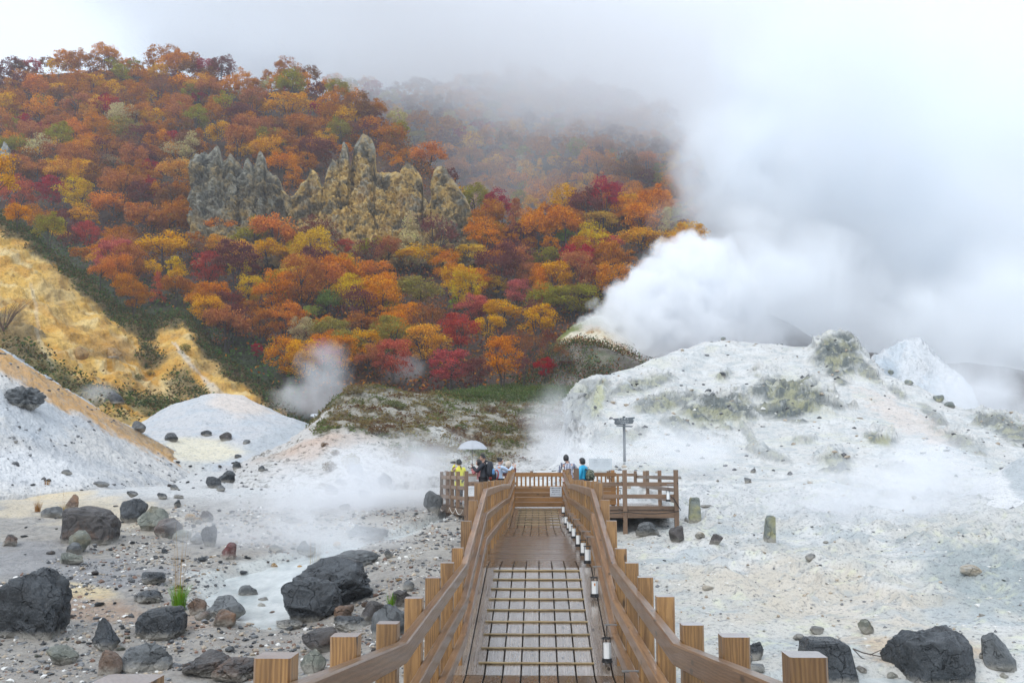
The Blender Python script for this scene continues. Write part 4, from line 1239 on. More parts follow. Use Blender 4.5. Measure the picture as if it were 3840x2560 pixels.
for i, (cf, x, y, w, h, mk, st, lb) in enumerate(ROCKS):
    dx, dy = cf(x, y)
    big = w > 120
    sub = 5 if w > 300 else (4 if w > 90 else 3)
    name = "boulder" if w > 150 else "rock"
    mat = RM[mk]; kw = dict(tilt=0.0)
    if "leaning stone marker" in lb: kw = dict(tilt=.06)
    if "flat topped dark boulder" in lb or "squarish" in lb: kw = dict(planes=9, cut=(.50, .68))
    make_rock(name, lb, dx, dy, w * .3359, h * .3359, mat, {32: 955, 33: 962, 0: 923}.get(i, 100 + i), st, sub, .85, cat="boulder" if name == "boulder" else "stone", **kw)
    if "carrying a small black" in lb:
        p, _ = hit(dx, dy - 6)
        Pp, Ff = rock_geo(777, 3, 10); s = p.y / FD * .3359
        o = link_mesh("rock", np_mesh("rock", Pp * [75 * s, 60 * s, 48 * s], Ff, True), rk_black)
        o.location = (p.x - 2 * s, p.y + 50 * s, p.z + 158 * s)
        tag(o, "small black stone balanced on top of a dark cracked boulder", "stone")
# dark rocks around the white mound and the slopes (given with their distance)
FAR_ROCKS = [(40,935,95,52,"g","rubbly grey outcrop on the white slope at the left border","rubble"),(256,927,48,28,"k","black rock on the crest behind the ochre stripe","block"),
 (313,990,36,24,"g","grey rock low behind the ochre crest","block"),(390,1014,32,21,"k","black rock left of the sandy yellow flat","block"),(472,1002,27,14,"k","flat black rock behind the sandy yellow flat","block"),
 (515,1013,31,21,"r","dark rock with rusty top right of the sandy yellow flat","block"),(565,1020,17,11,"g","grey rock right of the rusty topped rock","round"),(545,1053,16,10,"k","small dark rock in the gully below the yellow flat","block"),
 (182,832,36,38,"o","brown knob of rock jutting from the ochre face","porous"),(250,822,50,26,"o","brown ledge of rock low on the ochre face","porous"),(1662,782,12,9,"s","small dark cairn on the skyline of the white hill","porous"),
 (35,1018,10,8,"k","tiny dark stone on the white slope","block"),(228,1118,34,13,"g","low grey stone at the foot of the white slope","slab"),(150,1090,22,12,"g","thin dark plate on the white slope","slab"),
 (2100,1146,12,8,"g","small grey stone on the far right flank","block"),(1480,1168,10,6,"g","tiny grey stone on the white ground left of the squared marker","block"),
 (2048,862,14,13,"s","greenish knob on the ridge beside the pinnacle","porous"),(2090,885,22,14,"s","greenish crag on the descending ridge","porous"),(2160,925,26,18,"s","dark crag midway down the ridge","porous"),(2185,938,24,16,"s","pale green crag lower on the ridge","porous"),
 (1560,1100,12,7,"g","grey chip on the white hill foot above the marker","block"),(1660,867,16,13,"k","black block alone on the upper white hill","block"),(1245,1252,10,8,"k","small dark chip on the bank beside the deck","block")]
for i, (dx, dy, w, h, mk, lb, st) in enumerate(FAR_ROCKS):
    make_rock("rock", lb, dx, dy, w, h, RM[mk], 400 + i, st, 4 if w > 40 else 3, .9, cat="stone")

# loose stones: individuals
protos = []
for i in range(10):
    P, F = rock_geo(900 + i, 2, 9); protos.append((P, F))
_pm = {}
def stone_mesh(i, mk):
    if (i, mk) not in _pm:
        me = np_mesh("stone", protos[i][0], protos[i][1], False); me.materials.append(RM[mk]); _pm[(i, mk)] = me
    return _pm[(i, mk)]
ZONES = [("gully below the ochre crest", (390, 690, 1062, 1128), 34, "kkkgr", (9, 26)), ("gravel round the dark cracked boulder", (230, 580, 1150, 1300), 40, "kkkgre", (9, 24)),
         ("gravel left of the stream", (0, 640, 1165, 1560), 90, "kkkkgrrbe", (7, 22)),
         ("banks and bed of the steaming stream", (480, 980, 1090, 1370), 44, "gggkop", (6, 15)),
         ("gravel between stream and boardwalk", (560, 960, 1380, 1560), 24, "kkrbg", (7, 18)),
         ("white ground right of the boardwalk", (1420, 2340, 1170, 1480), 24, "ggspp", (5, 13))]
used = []
for zone, (x0, x1, y0, y1), n, mats, (wa, wb) in ZONES:
    k = 0; tries = 0
    while k < n and tries < 4000:
        tries += 1
        dx = random.uniform(x0, x1); dy = y0 + (y1 - y0) * random.random()
        if 620 + (1560 - dy) * .9 < dx and dx < 1500 and dy > 1180 and zone != "white ground right of the boardwalk" and dx > 940: continue
        w = wa + (wb - wa) * random.random() ** 2.2
        w *= .5 + .75 * (dy - 1087) / 300
        if any((dx - a) ** 2 + (dy - b) ** 2 < (9 + w) ** 2 for a, b in used): continue
        p, _ = hit(dx, dy)
        if p is None or p.y > 60: continue
        used.append((dx, dy)); s = p.y / FD * w
        mk = random.choice(mats)
        o = bpy.data.objects.new("stone", stone_mesh(random.randrange(10), mk)); COL.objects.link(o)
        o.location = (p.x, p.y, p.z - .12 * s); o.rotation_euler = (random.uniform(-.2, .2), random.uniform(-.2, .2), random.uniform(0, 6.28))
        o.scale = (s, s * random.uniform(.7, 1.1), s * random.uniform(.4, .75))
        cname = {"k": "black", "g": "grey", "r": "dark rusty", "b": "brown", "e": "greenish", "o": "tawny", "p": "pale", "s": "sulphur stained"}[mk]
        tag(o, f"small loose {cname} stone on the {zone}", "stone", f"small loose {cname} stones on the {zone}")
        k += 1

# gravel
def scatter_stones(name, n, region, mats, size, dens=None, seed=1):
    r = np.random.default_rng(seed)
    Vs = []; Fs = []; mi = []; b = 0
    D, F = ico(1)
    cnt = 0
    x = r.uniform(region[0], region[1], n); y = region[2] + (region[3] - region[2]) * r.random(n) ** 1.3
    z = gz(x, y)
    keep = path_dist(x, y, STREAM, STRW) > .85
    dsty = fbm(np.stack([x, y, 0*x], 1), .5, 4, seed=71) > -.25
    for i in np.nonzero(keep & dsty)[0]:
        s = size[0] * (size[1] / size[0]) ** (r.random() ** 2.0)
        q = D * (1 + .45 * r.standard_normal((len(D), 1)) * .5)
        a = r.uniform(0, 6.28); ca, sa = math.cos(a), math.sin(a)
        q = q * [s, s * r.uniform(.6, 1), s * r.uniform(.4, .8)]
        q = np.stack([q[:, 0]*ca - q[:, 1]*sa, q[:, 0]*sa + q[:, 1]*ca, q[:, 2]], 1) + [x[i], y[i], z[i] + .15 * s]
        Vs.append(q); Fs.append(F + b); b += len(q); mi.append(np.full(len(F), r.integers(len(mats))))
    V = np.concatenate(Vs); Fc = np.concatenate(Fs)
    o = link_mesh(name, np_mesh(name, V, Fc, False, mats=mats, midx=np.concatenate(mi)))
    tag(o, kind="stuff"); return o
gv = [simple_mat("pebble_grey", (.16, .165, .17), .6, var=.5, scale=2), simple_mat("pebble_dark", (.055, .058, .062), .45, var=.5, scale=2), simple_mat("pebble_tan", (.36, .30, .23), .7, var=.4, scale=2),
      simple_mat("pebble_white", (.62, .61, .58), .7, var=.2, scale=2), simple_mat("pebble_brown", (.17, .10, .07), .6, var=.5, scale=2)]
scatter_stones("gravel", 19000, (-12.5, -1.2, 13.5, 35), gv + [gv[0], gv[2], gv[1]], (.012, .075), seed=4)
scatter_stones("gravel", 4200, (1.1, 13, 14, 34), [gv[0], gv[2], gv[3], gv[3]], (.010, .055), seed=5)

def rubble(name, pts, mats, size, seed, label):
    r = np.random.default_rng(seed); Vs = []; Fs = []; mi = []; b = 0; D, F = ico(1)
    for p in pts:
        s = size[0] * (size[1] / size[0]) ** (r.random() ** 2.4)
        q = D * (1 + .25 * r.standard_normal((len(D), 1))) * [s, s * r.uniform(.6, 1), s * r.uniform(.45, .8)] + p + [0, 0, .1 * s]
        Vs.append(q); Fs.append(F + b); b += len(q); mi.append(np.full(len(F), r.integers(len(mats))))
    o = link_mesh(name, np_mesh(name, np.concatenate(Vs), np.concatenate(Fs), False, mats=mats, midx=np.concatenate(mi)))
    tag(o, label, kind="stuff")
rq = np.random.default_rng(77)
hp_ = WHITEP[rq.integers(0, len(WHITEP), 16000)]; m_, n2_, n3_ = crag_mask(hp_, *proj(hp_))
hp_ = hp_[rq.random(len(hp_)) < .05 + .28 * m_ + .22 * (fbm(hp_, .5, 4, seed=90) > .12)]
rubble("rubble", hp_[:4200], [gv[0], gv[1], gv[2], simple_mat("rubble_white", (.58, .58, .55), .8)], (.03, .17), 78, "loose grey rubble on the white hill")
sp0 = SLOPEP[rq.integers(0, len(SLOPEP), 3000)]; sp0 = sp0[(fbm(sp0, .4, 3, seed=91) > -.05)]
rubble("scree", sp0[:1300], [gv[0], gv[1], gv[0]], (.02, .12), 79, "loose grey scree on the white slope")
# driftwood by the lower pool
tw = empty("driftwood"); p, _ = hit(*c4(1240, 1400)); tw.location = p
tag(tw, "dead grey branch lying on the rusty gravel beside the lower pool", "branch")
twm = simple_mat("dead_wood", (.10, .085, .075), .8)
m = MB(); m.tube([(-.18, 0, .16), (0, .02, .09), (.2, 0, .05), (.65, -.1, -.02)], .014, 6, .008); m.tube([(.1, 0, .06), (.3, .05, .13), (.5, .08, .12)], .010, 5, .004); m.tube([(-.18, 0, .16), (-.05, 0, .02), (.05, -.03, -.03)], .011, 5, .006)
m.build("branch", twm, tw, True)

# ------------------------------------------------------------------ grass
def blades(n, h, spread, width, seed, droop=.5, stiff=False):
    r = np.random.default_rng(seed); V = []; F = []; b = 0
    for _ in range(n):
        a = r.uniform(0, 6.28); rad = spread * .25 * math.sqrt(r.random()); L = h * r.uniform(.55, 1.1); w = width * r.uniform(.7, 1.2)
        lean = r.uniform(.1, .9) * droop; d = np.array([math.cos(a), math.sin(a), 0]); s = np.array([-d[1], d[0], 0])
        base = d * rad
        for k in range(5):
            t = k / 4
            c = base + d * (lean * L * t ** 2) + np.array([0, 0, L * (t - .35 * lean * t ** 2.5)])
            ww = w * (1 - t) ** .7 + .0005
            V += [c - s * ww / 2, c + s * ww / 2]
        for k in range(4): F.append([b + 2*k, b + 2*k + 1, b + 2*k + 3, b + 2*k + 2])
        b += 10
    return np.array(V), np.array(F)
gr_green = leaf_mat("grass_green", (.16, .34, .035), .35); gr_dry = leaf_mat("grass_dry", (.36, .20, .07), .3); gr_pale = leaf_mat("grass_straw", (.42, .33, .17), .3)
def tuft(label, dx, dy, h, n, mat, stalks, seed, spread=.3, width=.012):
    p, _ = hit(dx, dy); o = empty("grass_tuft", p); tag(o, label, "grass tuft")
    V, F = blades(n, h, spread, width, seed); link_mesh("blades", np_mesh("blades", V, F, True), mat, o)
    if stalks:
        V, F = blades(stalks, h * 2.9, spread * .8, .005, seed + 1, .22)
        link_mesh("seed_stalks", np_mesh("seed_stalks", V, F, True), gr_dry, o)
tuft("bright green grass tuft with tall reddish seed stalks among dark boulders", 410, 1402, .62, 190, gr_green, 26, 3, .55, .014)
tuft("small bright green grass tuft beside the purplish rock near the posts", 898, 1397, .34, 60, gr_green, 10, 5, .3)
tuft("small rusty dry grass tuft beside the low grey rounded stone", 86, 1175, .42, 80, gr_dry, 6, 7, .4)
tuft("small olive grass tuft right of the low grey rounded stone", 143, 1180, .36, 70, gr_pale, 6, 9, .4)
tuft("thin red stalks of grass in front of the milky water", 722, 1330, .35, 10, gr_dry, 26, 11, .8)
tuft("little brown tuft at the foot of the white slope", 108, 1113, .24, 50, gr_dry, 0, 13, .5)
# ------------------------------------------------------------------ rock spires on the hillside
def sm_mix(a, b, t): return a * (1 - t) + b * t
spire_mat = earth_mat("spire_rock", (.06, .06, .05), .6, .9, 1.0, .35, 1.0, light=(.34, .30, .20), lo=.54, hi=.68)
SP = [ # top x, top y, foot x, foot y, width(px), grey
 (497,335,500,545,70,1),(460,360,462,540,44,1),(478,375,478,540,60,1),(545,362,545,545,48,1),(527,350,528,540,40,1),(570,368,572,545,40,1),(608,345,608,470,26,.9),(617,395,640,560,62,.6),(636,405,640,560,46,.6),
 (718,392,712,565,62,.1),(705,430,690,575,70,.0),(765,380,765,560,52,.5),(790,335,790,520,40,.9),(842,315,838,545,54,.8),(820,345,822,540,40,.9),(858,345,860,540,40,.7),(880,400,880,560,70,.2),
 (938,372,935,575,66,.25),(960,405,962,575,48,.35),(1018,385,1012,585,74,.35),(1042,420,1045,590,64,.45),(1065,470,1066,590,56,.5),(905,412,905,570,60,.1),(985,455,985,585,60,.1),(660,462,665,570,70,.0),(590,420,590,555,64,.5),(745,455,745,575,64,.05),(520,420,520,555,80,.6)]
def spire_geo(tx, ty, bx, by, w, g, seed):
    Y = YA(min(by - 40, 520)) - 3.0
    nv, nu = 46, 30
    t = np.linspace(0, 1, nv); a = np.linspace(0, 2 * math.pi, nu, endpoint=False)
    top = at(np.float64(tx), np.float64(ty), Y + 6); bot = at(np.float64(bx), np.float64(by), Y - 1)
    s = Y / FD
    rad = w * .5 * s * (.16 + .84 * (t ** .62))
    cen = top[None] * (1 - t[:, None]) + bot[None] * t[:, None]
    ox = 1 + .25 * np.cos(2 * a + seed)
    X = cen[:, None, 0] + rad[:, None] * np.cos(a) * ox
    Yy = cen[:, None, 1] + rad[:, None] * np.sin(a) * .95 + (1 - t[:, None]) * 0
    Z = np.repeat(cen[:, 2:3], nu, 1)
    P = np.stack([X, Yy, Z], -1).reshape(-1, 3)
    n = np.stack([np.cos(a), np.sin(a), 0 * a], 1)[None].repeat(nv, 0).reshape(-1, 3)
    amp = np.repeat(rad, nu)
    d = amp * (.30 * fbm(P * [1, 1, .35], .38, 4, seed=101) + .34 * np.clip(fbm(P * [1, 1, .4], .55, 4, seed=102, ridged=True), -.6, 1))
    d += .22 * fbm(P, 1.4, 3, seed=103)
    P = P + n * d[:, None] + np.array([0, 0, 1])[None] * (.9 * fbm(P, .9, 3, seed=104) * np.repeat(1 - t, nu))[:, None]
    i = np.arange(nv - 1)[:, None] * nu + np.arange(nu)[None]; j = np.arange(nv - 1)[:, None] * nu + (np.arange(nu)[None] + 1) % nu
    F = np.stack([i, j, j + nu, i + nu], -1).reshape(-1, 4)
    # close the tip
    tip = len(P); P = np.concatenate([P, P[:nu].mean(0, keepdims=True) + [0, 0, .15]])
    k = np.arange(nu); F = np.concatenate([F, np.stack([np.full(nu, tip), (k + 1) % nu, k, k], -1)[:, [0, 1, 2, 2]]])
    return P, F, np.full(len(P), g)
def tri_fix(F):
    return F
SKX = [437,447,460,470,477,484,494,500,505,509,517,524,529,534,539,546,552,558,564,569,574,579,586,594,598,605,611,618,625,635,641,647,658,672,685,692,702,709,712,722,730,737,744,752,759,764,772,784,788,797,801,806,814,821,834,842,855,860,862,865,878,895,918,925,935,949,959,969,972,986,992,994,999,1012,1026,1034,1043,1049,1059,1073,1080,1086,1094]
SKY = [369,356,354,348,356,350,338,336,356,373,368,363,351,361,369,369,383,390,371,364,373,386,376,352,348,358,392,393,401,403,413,430,447,452,437,423,413,403,386,391,403,423,423,393,376,363,373,352,327,333,378,383,338,324,306,312,322,339,386,393,398,396,395,383,373,380,393,413,453,467,453,403,386,381,386,406,415,427,440,460,477,504,526]
# pillar axes: x at top, x at foot, half width at foot, how far it stands out
PIL = [(458,455,30,2.2),(497,500,34,3.0),(528,532,22,2.0),(568,572,24,2.2),(600,606,22,2.0),(632,645,42,2.6),(715,705,44,3.0),(765,762,28,2.6),(792,795,18,1.8),(838,836,34,3.4),(858,870,30,2.6),(905,905,36,1.6),(938,938,40,3.2),(965,968,26,2.2),(1014,1016,44,3.6),(1044,1048,34,2.8),(1072,1076,26,2.2)]
nx, ny = 560, 190
gx = np.linspace(436, 1096, nx)
sk = np.interp(gx, SKX, SKY) + 3.0 * fbm(np.stack([gx * .12, 0*gx, 0*gx], 1), 1, 4, seed=112)
v = np.linspace(0, 1, ny) ** 1.15
DXg = np.repeat(gx[None], ny, 0); DYg = sk[None] + (612 - sk[None]) * v[:, None]
tt = np.clip((DYg - 340) / 250, 0, 1)
bul = np.zeros_like(DXg)
for xt, xf, w_, o_ in PIL:
    xc = xt + (xf - xt) * tt; ww = w_ * (.35 + .75 * tt)
    bul = np.maximum(bul, o_ * (1 - .45 * tt) * np.sqrt(np.clip(1 - ((DXg - xc) / ww) ** 2, 0, 1)))
Yw = YA(np.minimum(DYg + 30, 520)) * 0 + 149.0 + (612 - DYg) * .105 - bul * (1 + .5 * tt)
Gw = at(DXg, DYg, Yw)
back = Gw[:1] + np.array([0, 1.2, .0]); back2 = at(DXg[:1], DYg[:1] + 60, Yw[:1] + 16)
Gw = np.concatenate([back2, back, Gw])
P = Gw.reshape(-1, 3); N = grid_normals(Gw).reshape(-1, 3); N = np.where((N[:, 1:2] > 0) & (np.arange(len(P))[:, None] > 2 * nx), -N, N)
fade = np.repeat(np.concatenate([[0, 0], np.clip(v * 9, .15, 1)]), nx)
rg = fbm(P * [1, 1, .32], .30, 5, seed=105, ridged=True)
dsp = .95 * np.clip(rg, -.7, 1) + .55 * np.clip(fbm(P * [1, 1, .5], .75, 4, seed=106, ridged=True), -.6, 1) + .30 * fbm(P, 1.6, 3, seed=113) + .28 * np.clip(fbm(P * [1, 1, .6], 2.2, 3, seed=114, ridged=True), -.6, 1)
P = P + (N * .5 + np.array([0, -.75, .1])) * (dsp * fade)[:, None]
F = grid_faces(ny + 2, nx)
dx, dy = proj(P)
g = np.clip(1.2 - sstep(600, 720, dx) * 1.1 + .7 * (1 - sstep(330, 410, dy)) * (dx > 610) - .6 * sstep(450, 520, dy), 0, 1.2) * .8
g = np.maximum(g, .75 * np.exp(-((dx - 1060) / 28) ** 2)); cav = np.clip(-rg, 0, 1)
n1 = fbm(P * [1, 1, .3], .18, 5, seed=107); n2 = fbm(P, .6, 4, seed=108)
gm = np.clip(g + .8 * n1 + .35 * n2, 0, 1)
c = np.tile(np.array([.48, .31, .085]), (len(P), 1))
c = mixc(c, (.54, .39, .16), sstep(0, .4, n2))
c = mixc(c, (.46, .25, .06), sstep(.1, .5, n1) * .6)
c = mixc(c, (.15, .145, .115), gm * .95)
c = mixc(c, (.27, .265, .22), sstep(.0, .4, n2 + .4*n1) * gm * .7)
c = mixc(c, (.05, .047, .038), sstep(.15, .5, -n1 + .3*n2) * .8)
c = mixc(c, (.045, .042, .035), sstep(.08, .40, cav + .25*n2) * .75)  # recesses darkened: crevice shade painted into the colour
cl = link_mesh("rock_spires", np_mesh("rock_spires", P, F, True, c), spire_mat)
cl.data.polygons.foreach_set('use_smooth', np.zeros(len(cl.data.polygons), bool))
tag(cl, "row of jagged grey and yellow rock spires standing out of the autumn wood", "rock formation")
# two lone spires at the left border
Vs = []; Fs = []; b = 0
for q, s_ in enumerate([(12,330,14,470,46,1),(-14,345,-10,470,50,1),(33,372,34,470,34,1)]):
    P, F, g = spire_geo(*s_, 50 + q); F = F[F[:, 2] != F[:, 3]]; Vs.append(P); Fs.append(F + b); b += len(P)
P = np.concatenate(Vs); F = np.concatenate(Fs)
c = np.tile(np.array([.17, .175, .16]), (len(P), 1)); c = mixc(c, (.29, .29, .26), sstep(0, .4, fbm(P, .5, 4, seed=109)))
tag(link_mesh("rock_spire", np_mesh("rock_spire", P, F, True, c), spire_mat), "grey rock spire rising between trees at the left border", "rock formation")
Vs = []; Fs = []; b = 0
for q, s_ in enumerate([(414,462,415,545,20,.5),(405,480,405,545,18,.6)]):
    P, F, g = spire_geo(*s_, 70 + q); F = F[F[:, 2] != F[:, 3]]; Vs.append(P); Fs.append(F + b); b += len(P)
P = np.concatenate(Vs); F = np.concatenate(Fs)
tag(link_mesh("rock_spire", np_mesh("rock_spire", P, F, True, np.tile([.30, .22, .11], (len(P), 1))), spire_mat), "thin tan rock needle left of the row of spires", "rock formation")

# ------------------------------------------------------------------ trees
LC = dict(rust=(.50, .20, .060), orange=(.70, .275, .040), gold=(.74, .40, .040), yellow=(.70, .47, .045), red=(.52, .085, .07), crimson=(.42, .05, .08),
          maroon=(.20, .062, .055), olive=(.34, .29, .05), green=(.24, .36, .085), lime=(.44, .54, .10), pale=(.58, .49, .26), pink=(.60, .17, .13), brown=(.28, .125, .06), dark=(.05, .075, .035))
LM = {k: leaf_mat("leaves_" + k, v) for k, v in LC.items()}
CNAME = dict(rust="rust brown", orange="orange", gold="golden orange", yellow="bright yellow", red="red", crimson="crimson", maroon="dark maroon", olive="olive green", green="green", lime="lime green", pale="straw coloured", pink="pinkish red", brown="brown", dark="dark green")
bark = simple_mat("bark", (.055, .045, .04), .9, var=.4, scale=3)

def leaf_quads(C, sz, r, up=.55):
    n = len(C)
    N = r.normal(size=(n, 3)); N /= np.linalg.norm(N, axis=1, keepdims=True); N[:, 2] = np.abs(N[:, 2]) + up
    N /= np.linalg.norm(N, axis=1, keepdims=True)
    A = np.cross(N, r.normal(size=(n, 3))); A /= np.linalg.norm(A, axis=1, keepdims=True); B = np.cross(N, A)
    s = (sz * r.uniform(.6, 1.3, n))[:, None]
    V = np.stack([C - A * s, C - B * s * .62, C + A * s, C + B * s * .62], 1).reshape(-1, 3)
    return V, np.arange(4 * n).reshape(n, 4)

def crown_geo(seed, kind="broad", clumps=38, per=104, size=.0215):
    r = np.random.default_rng(seed); C = []
    lop = r.normal(size=3) * .12
    for i in range(clumps):
        if kind == "cone":
            t = r.random() ** 1.4; z = .16 + .82 * t; rr = .40 * (1 - t) ** .8 * r.uniform(.55, 1); a = r.uniform(0, 6.28)
            c = np.array([rr * math.cos(a), rr * math.sin(a), z]); rad = np.array([.13, .13, .06]) * r.uniform(.8, 1.2)
        elif kind == "vase":
            a = r.uniform(0, 6.28); t = r.random() ** .8; z = .32 + .64 * t; rr = (.16 + .34 * math.sin(min(1, t * 1.15) * 2.6)) * r.uniform(.4, 1.0)
            c = np.array([rr * math.cos(a), rr * math.sin(a), z]); rad = np.array([.16, .16, .085]) * r.uniform(.7, 1.25)
        else:
            d = r.normal(size=3); d[2] = abs(d[2]) * .9 - .25; d /= np.linalg.norm(d)
            k = r.uniform(.45, 1.0) ** .6
            c = np.array([d[0] * .43 * k, d[1] * .43 * k, .60 + d[2] * (.36 if d[2] > 0 else .46) * k]) + lop * [1, 1, .3] * d[2]
            rad = np.array([.16, .16, .078]) * r.uniform(.5, 1.45)
        q = r.normal(size=(per, 3)); q /= np.linalg.norm(q, axis=1, keepdims=True); q *= (r.random((per, 1)) ** .4)
        tilt = c[:2] * .35
        P = c + q * rad; P[:, 2] -= (q[:, :2] * rad[:2]) @ tilt * 1.2
        C.append(P)
    C = np.concatenate(C)
    return leaf_quads(C, size, r)

def trunk_geo(seed, kind):
    r = random.Random(seed); m = MB()
    stems = {"vase": r.randint(3, 5), "cone": 1, "broad": r.randint(1, 3)}[kind]
    for s_ in range(stems):
        a = r.uniform(0, 6.28) ; sp = {"vase": .22, "cone": .0, "broad": .14}[kind] if stems > 1 else .03
        top = Vector((math.cos(a) * sp * r.uniform(.5, 1.2), math.sin(a) * sp * r.uniform(.5, 1.2), r.uniform(.6, .82)))
        b0 = Vector((math.cos(a) * .02, math.sin(a) * .02, -.06)); mid = b0.lerp(top, .5) - Vector((top.x, top.y, 0)) * .15
        m.tube([b0, mid, top], .024 / math.sqrt(stems) + .006, 5, .006)
        for k in range(4):
            f = r.uniform(.45, .95); p = b0.lerp(mid, f * 2) if f < .5 else mid.lerp(top, f * 2 - 1)
            aa = a + r.uniform(-1.8, 1.8); e = p + Vector((math.cos(aa) * r.uniform(.12, .26), math.sin(aa) * r.uniform(.12, .26), r.uniform(.08, .2)))
            m.tube([p, p.lerp(e, .5) + Vector((0, 0, -.015)), e], .010, 4, .003)
    return m

CR = {}
TR = {}
for i in range(7):
    V, F = crown_geo(200 + i, "broad"); CR[("broad", i)] = np_mesh("crown", V, F, False); TR[("broad", i)] = trunk_geo(i, "broad").mesh("trunk", bark)
for i in range(4):
    V, F = crown_geo(300 + i, "vase", 44, 105, .0200); CR[("vase", i)] = np_mesh("crown", V, F, False); TR[("vase", i)] = trunk_geo(40 + i, "vase").mesh("trunk", bark)
for i in range(2):
    V, F = crown_geo(400 + i, "cone", 46, 70, .022); CR[("cone", i)] = np_mesh("crown", V, F, False); TR[("cone", i)] = trunk_geo(60 + i, "cone").mesh("trunk", bark)
for i in range(3):
    V, F = crown_geo(500 + i, "broad", 26, 50, .0200); CR[("sparse", i)] = np_mesh("crown", V, F, False); TR[("sparse", i)] = trunk_geo(80 + i, "vase").mesh("trunk", bark)
for me in CR.values(): me.materials.append(LM["rust"])
NV = dict(broad=7, vase=4, cone=2, sparse=3)

# notable trees: crown middle x, y, width, height in survey pixels, colour, kind, label
HERO = [
 (905,838,98,112,"pink","vase","rounded pinkish red tree behind the scrub mound, wisps of steam around it"),
 (1032,858,104,104,"red","vase","bright red many stemmed tree standing alone on the green shelf"),
 (1155,830,98,110,"orange","vase","orange and red tree at the right end of the green shelf"),
 (1095,862,60,80,"maroon","vase","darker red bush between the bright red and the orange tree"),
 (1055,762,92,90,"red","vase","large red tree above the bright red one"),
 (975,790,104,88,"gold","vase","golden tree between two red trees behind the scrub mound"),
 (1252,846,48,52,"crimson","vase","small crimson tree on bare stems near the dark bank"),
 (1302,850,42,42,"maroon","vase","small dark red tree leaning over the pale track"),
 (1085,706,84,62,"pink","vase","pink red tree with an upright crown in the middle of the wood"),
 (1190,672,68,58,"pink","vase","salmon red tree high in the middle of the wood"),
 (1104,712,44,44,"crimson","vase","deep crimson tree tucked under the salmon trees"),
 (1160,715,94,64,"gold","broad","golden tree right of the crimson one"),
 (1120,748,74,70,"gold","broad","golden leaning tree right of the large red tree"),
 (360,656,52,64,"pink","cone","small conical pinkish red tree alone on the green slope"),
 (197,538,64,66,"red","vase","red tree above the ochre hillside"),
 (40,442,86,74,"pink","vase","pinkish tree at the left border above the ochre hillside"),
 (116,437,76,72,"crimson","vase","crimson tree beside the bright yellow one"),
 (172,445,84,78,"yellow","vase","bright yellow tree next to the crimson one"),
 (262,470,110,80,"orange","broad","broad orange tree right of the bright yellow one"),
 (372,565,130,96,"gold","broad","wide golden orange tree above the green slope"),
 (475,618,84,76,"red","vase","red tree below the left end of the rock spires"),
 (500,300,58,70,"gold","broad","single golden tree right above the grey spires"),
 (262,372,56,30,"pale","broad","flat pale straw coloured tree left of the spires"),
 (512,522,84,64,"orange","broad","rounded orange tree at the foot of the grey spires"),
 (965,672,116,86,"olive","broad","big olive golden tree in the middle of the wood"),
 (1085,585,96,60,"yellow","broad","bright yellow tree below the right end of the spires"),
 (960,590,110,66,"gold","broad","golden tree right below the yellow cliff"),
 (620,582,100,76,"gold","broad","golden tree below the middle of the spires"),
 (756,690,66,66,"green","broad","light green tree in the lower wood"),
 (712,718,42,42,"lime","broad","small lime green tree beside the light green one"),
 (1042,680,30,52,"lime","cone","slender lime green tree right of the big olive golden one"),
 (1300,545,54,44,"green","broad","pale green tree on the slope towards the steam"),
 (1372,508,104,54,"yellow","broad","yellow green crown on the spur near the steam"),
 (1255,594,96,56,"olive","broad","olive yellow tree on the slope left of the steam plume"),
 (1140,654,56,46,"yellow","broad","small yellow tree above the salmon red one"),
 (1470,545,110,70,"gold","broad","wide golden brown tree on the spur beside the plume"),
 (690,762,60,72,"pale","vase","straw yellow tree above the small steam wisp"),
 (590,806,34,34,"crimson","vase","small crimson bush low on the dark slope"),
 (955,318,56,44,"olive","broad","olive tree on the ridge right of the spires"),
 (985,355,90,62,"orange","broad","orange tree crowning the right end of the spires"),
 (400,392,84,70,"gold","broad","golden tree left of the grey spires"),
 (660,240,120,70,"gold","broad","olive golden tree on the right skyline of the hill"),
 (1240,385,36,46,"gold","cone","small golden tree alone on the misty slope"),
 (790,572,56,44,"red","vase","red tree at the foot of the yellow cliff"),
 (1500,620,90,60,"rust","broad","rust brown tree beside the top of the plume"),
 (1320,688,130,70,"olive","vase","row like olive tree above the pale scar"),
 (1410,645,110,76,"orange","vase","orange brown tree above the pale scar"),
 (860,622,90,60,"orange","broad","orange tree in the wood below the yellow cliff"),
 (1190,790,70,80,"brown","sparse","thin brown tree above the orange tree on the shelf"),
 (1222,800,62,92,"brown","sparse","bare brown tree behind the orange tree on the shelf"),
 (1264,792,52,80,"maroon","sparse","dark thin tree at the end of the pale scar"),
 (1288,818,44,64,"brown","sparse","small bare tree on the dark bank"),
 (1202,846,46,70,"maroon","sparse","dark bare tree above the green shelf"),
 (575,665,70,70,"yellow","vase","yellow tree in the wood above the dark lower slope"),
 (655,730,96,80,"orange","vase","orange tree hanging over the dark lower slope"),
 (600,750,84,70,"rust","vase","rust tree on the dark lower slope"),
 (830,745,110,60,"rust","broad","flat rust brown tree behind the golden ones"),
]
def world_tree(cx, cy, w, h):
    """base point of a tree whose crown shows at (cx, cy)"""
    by = cy + h * .72
    p, n = hit(cx, by)
    k = 0
    while (p is None or p.y < 96) and k < 60:
        by -= 3; k += 1; p, n = hit(cx, by)
    return p, by
TREES = []      # base, width m, height m, colour, kind, label, dx, dy
occ = []
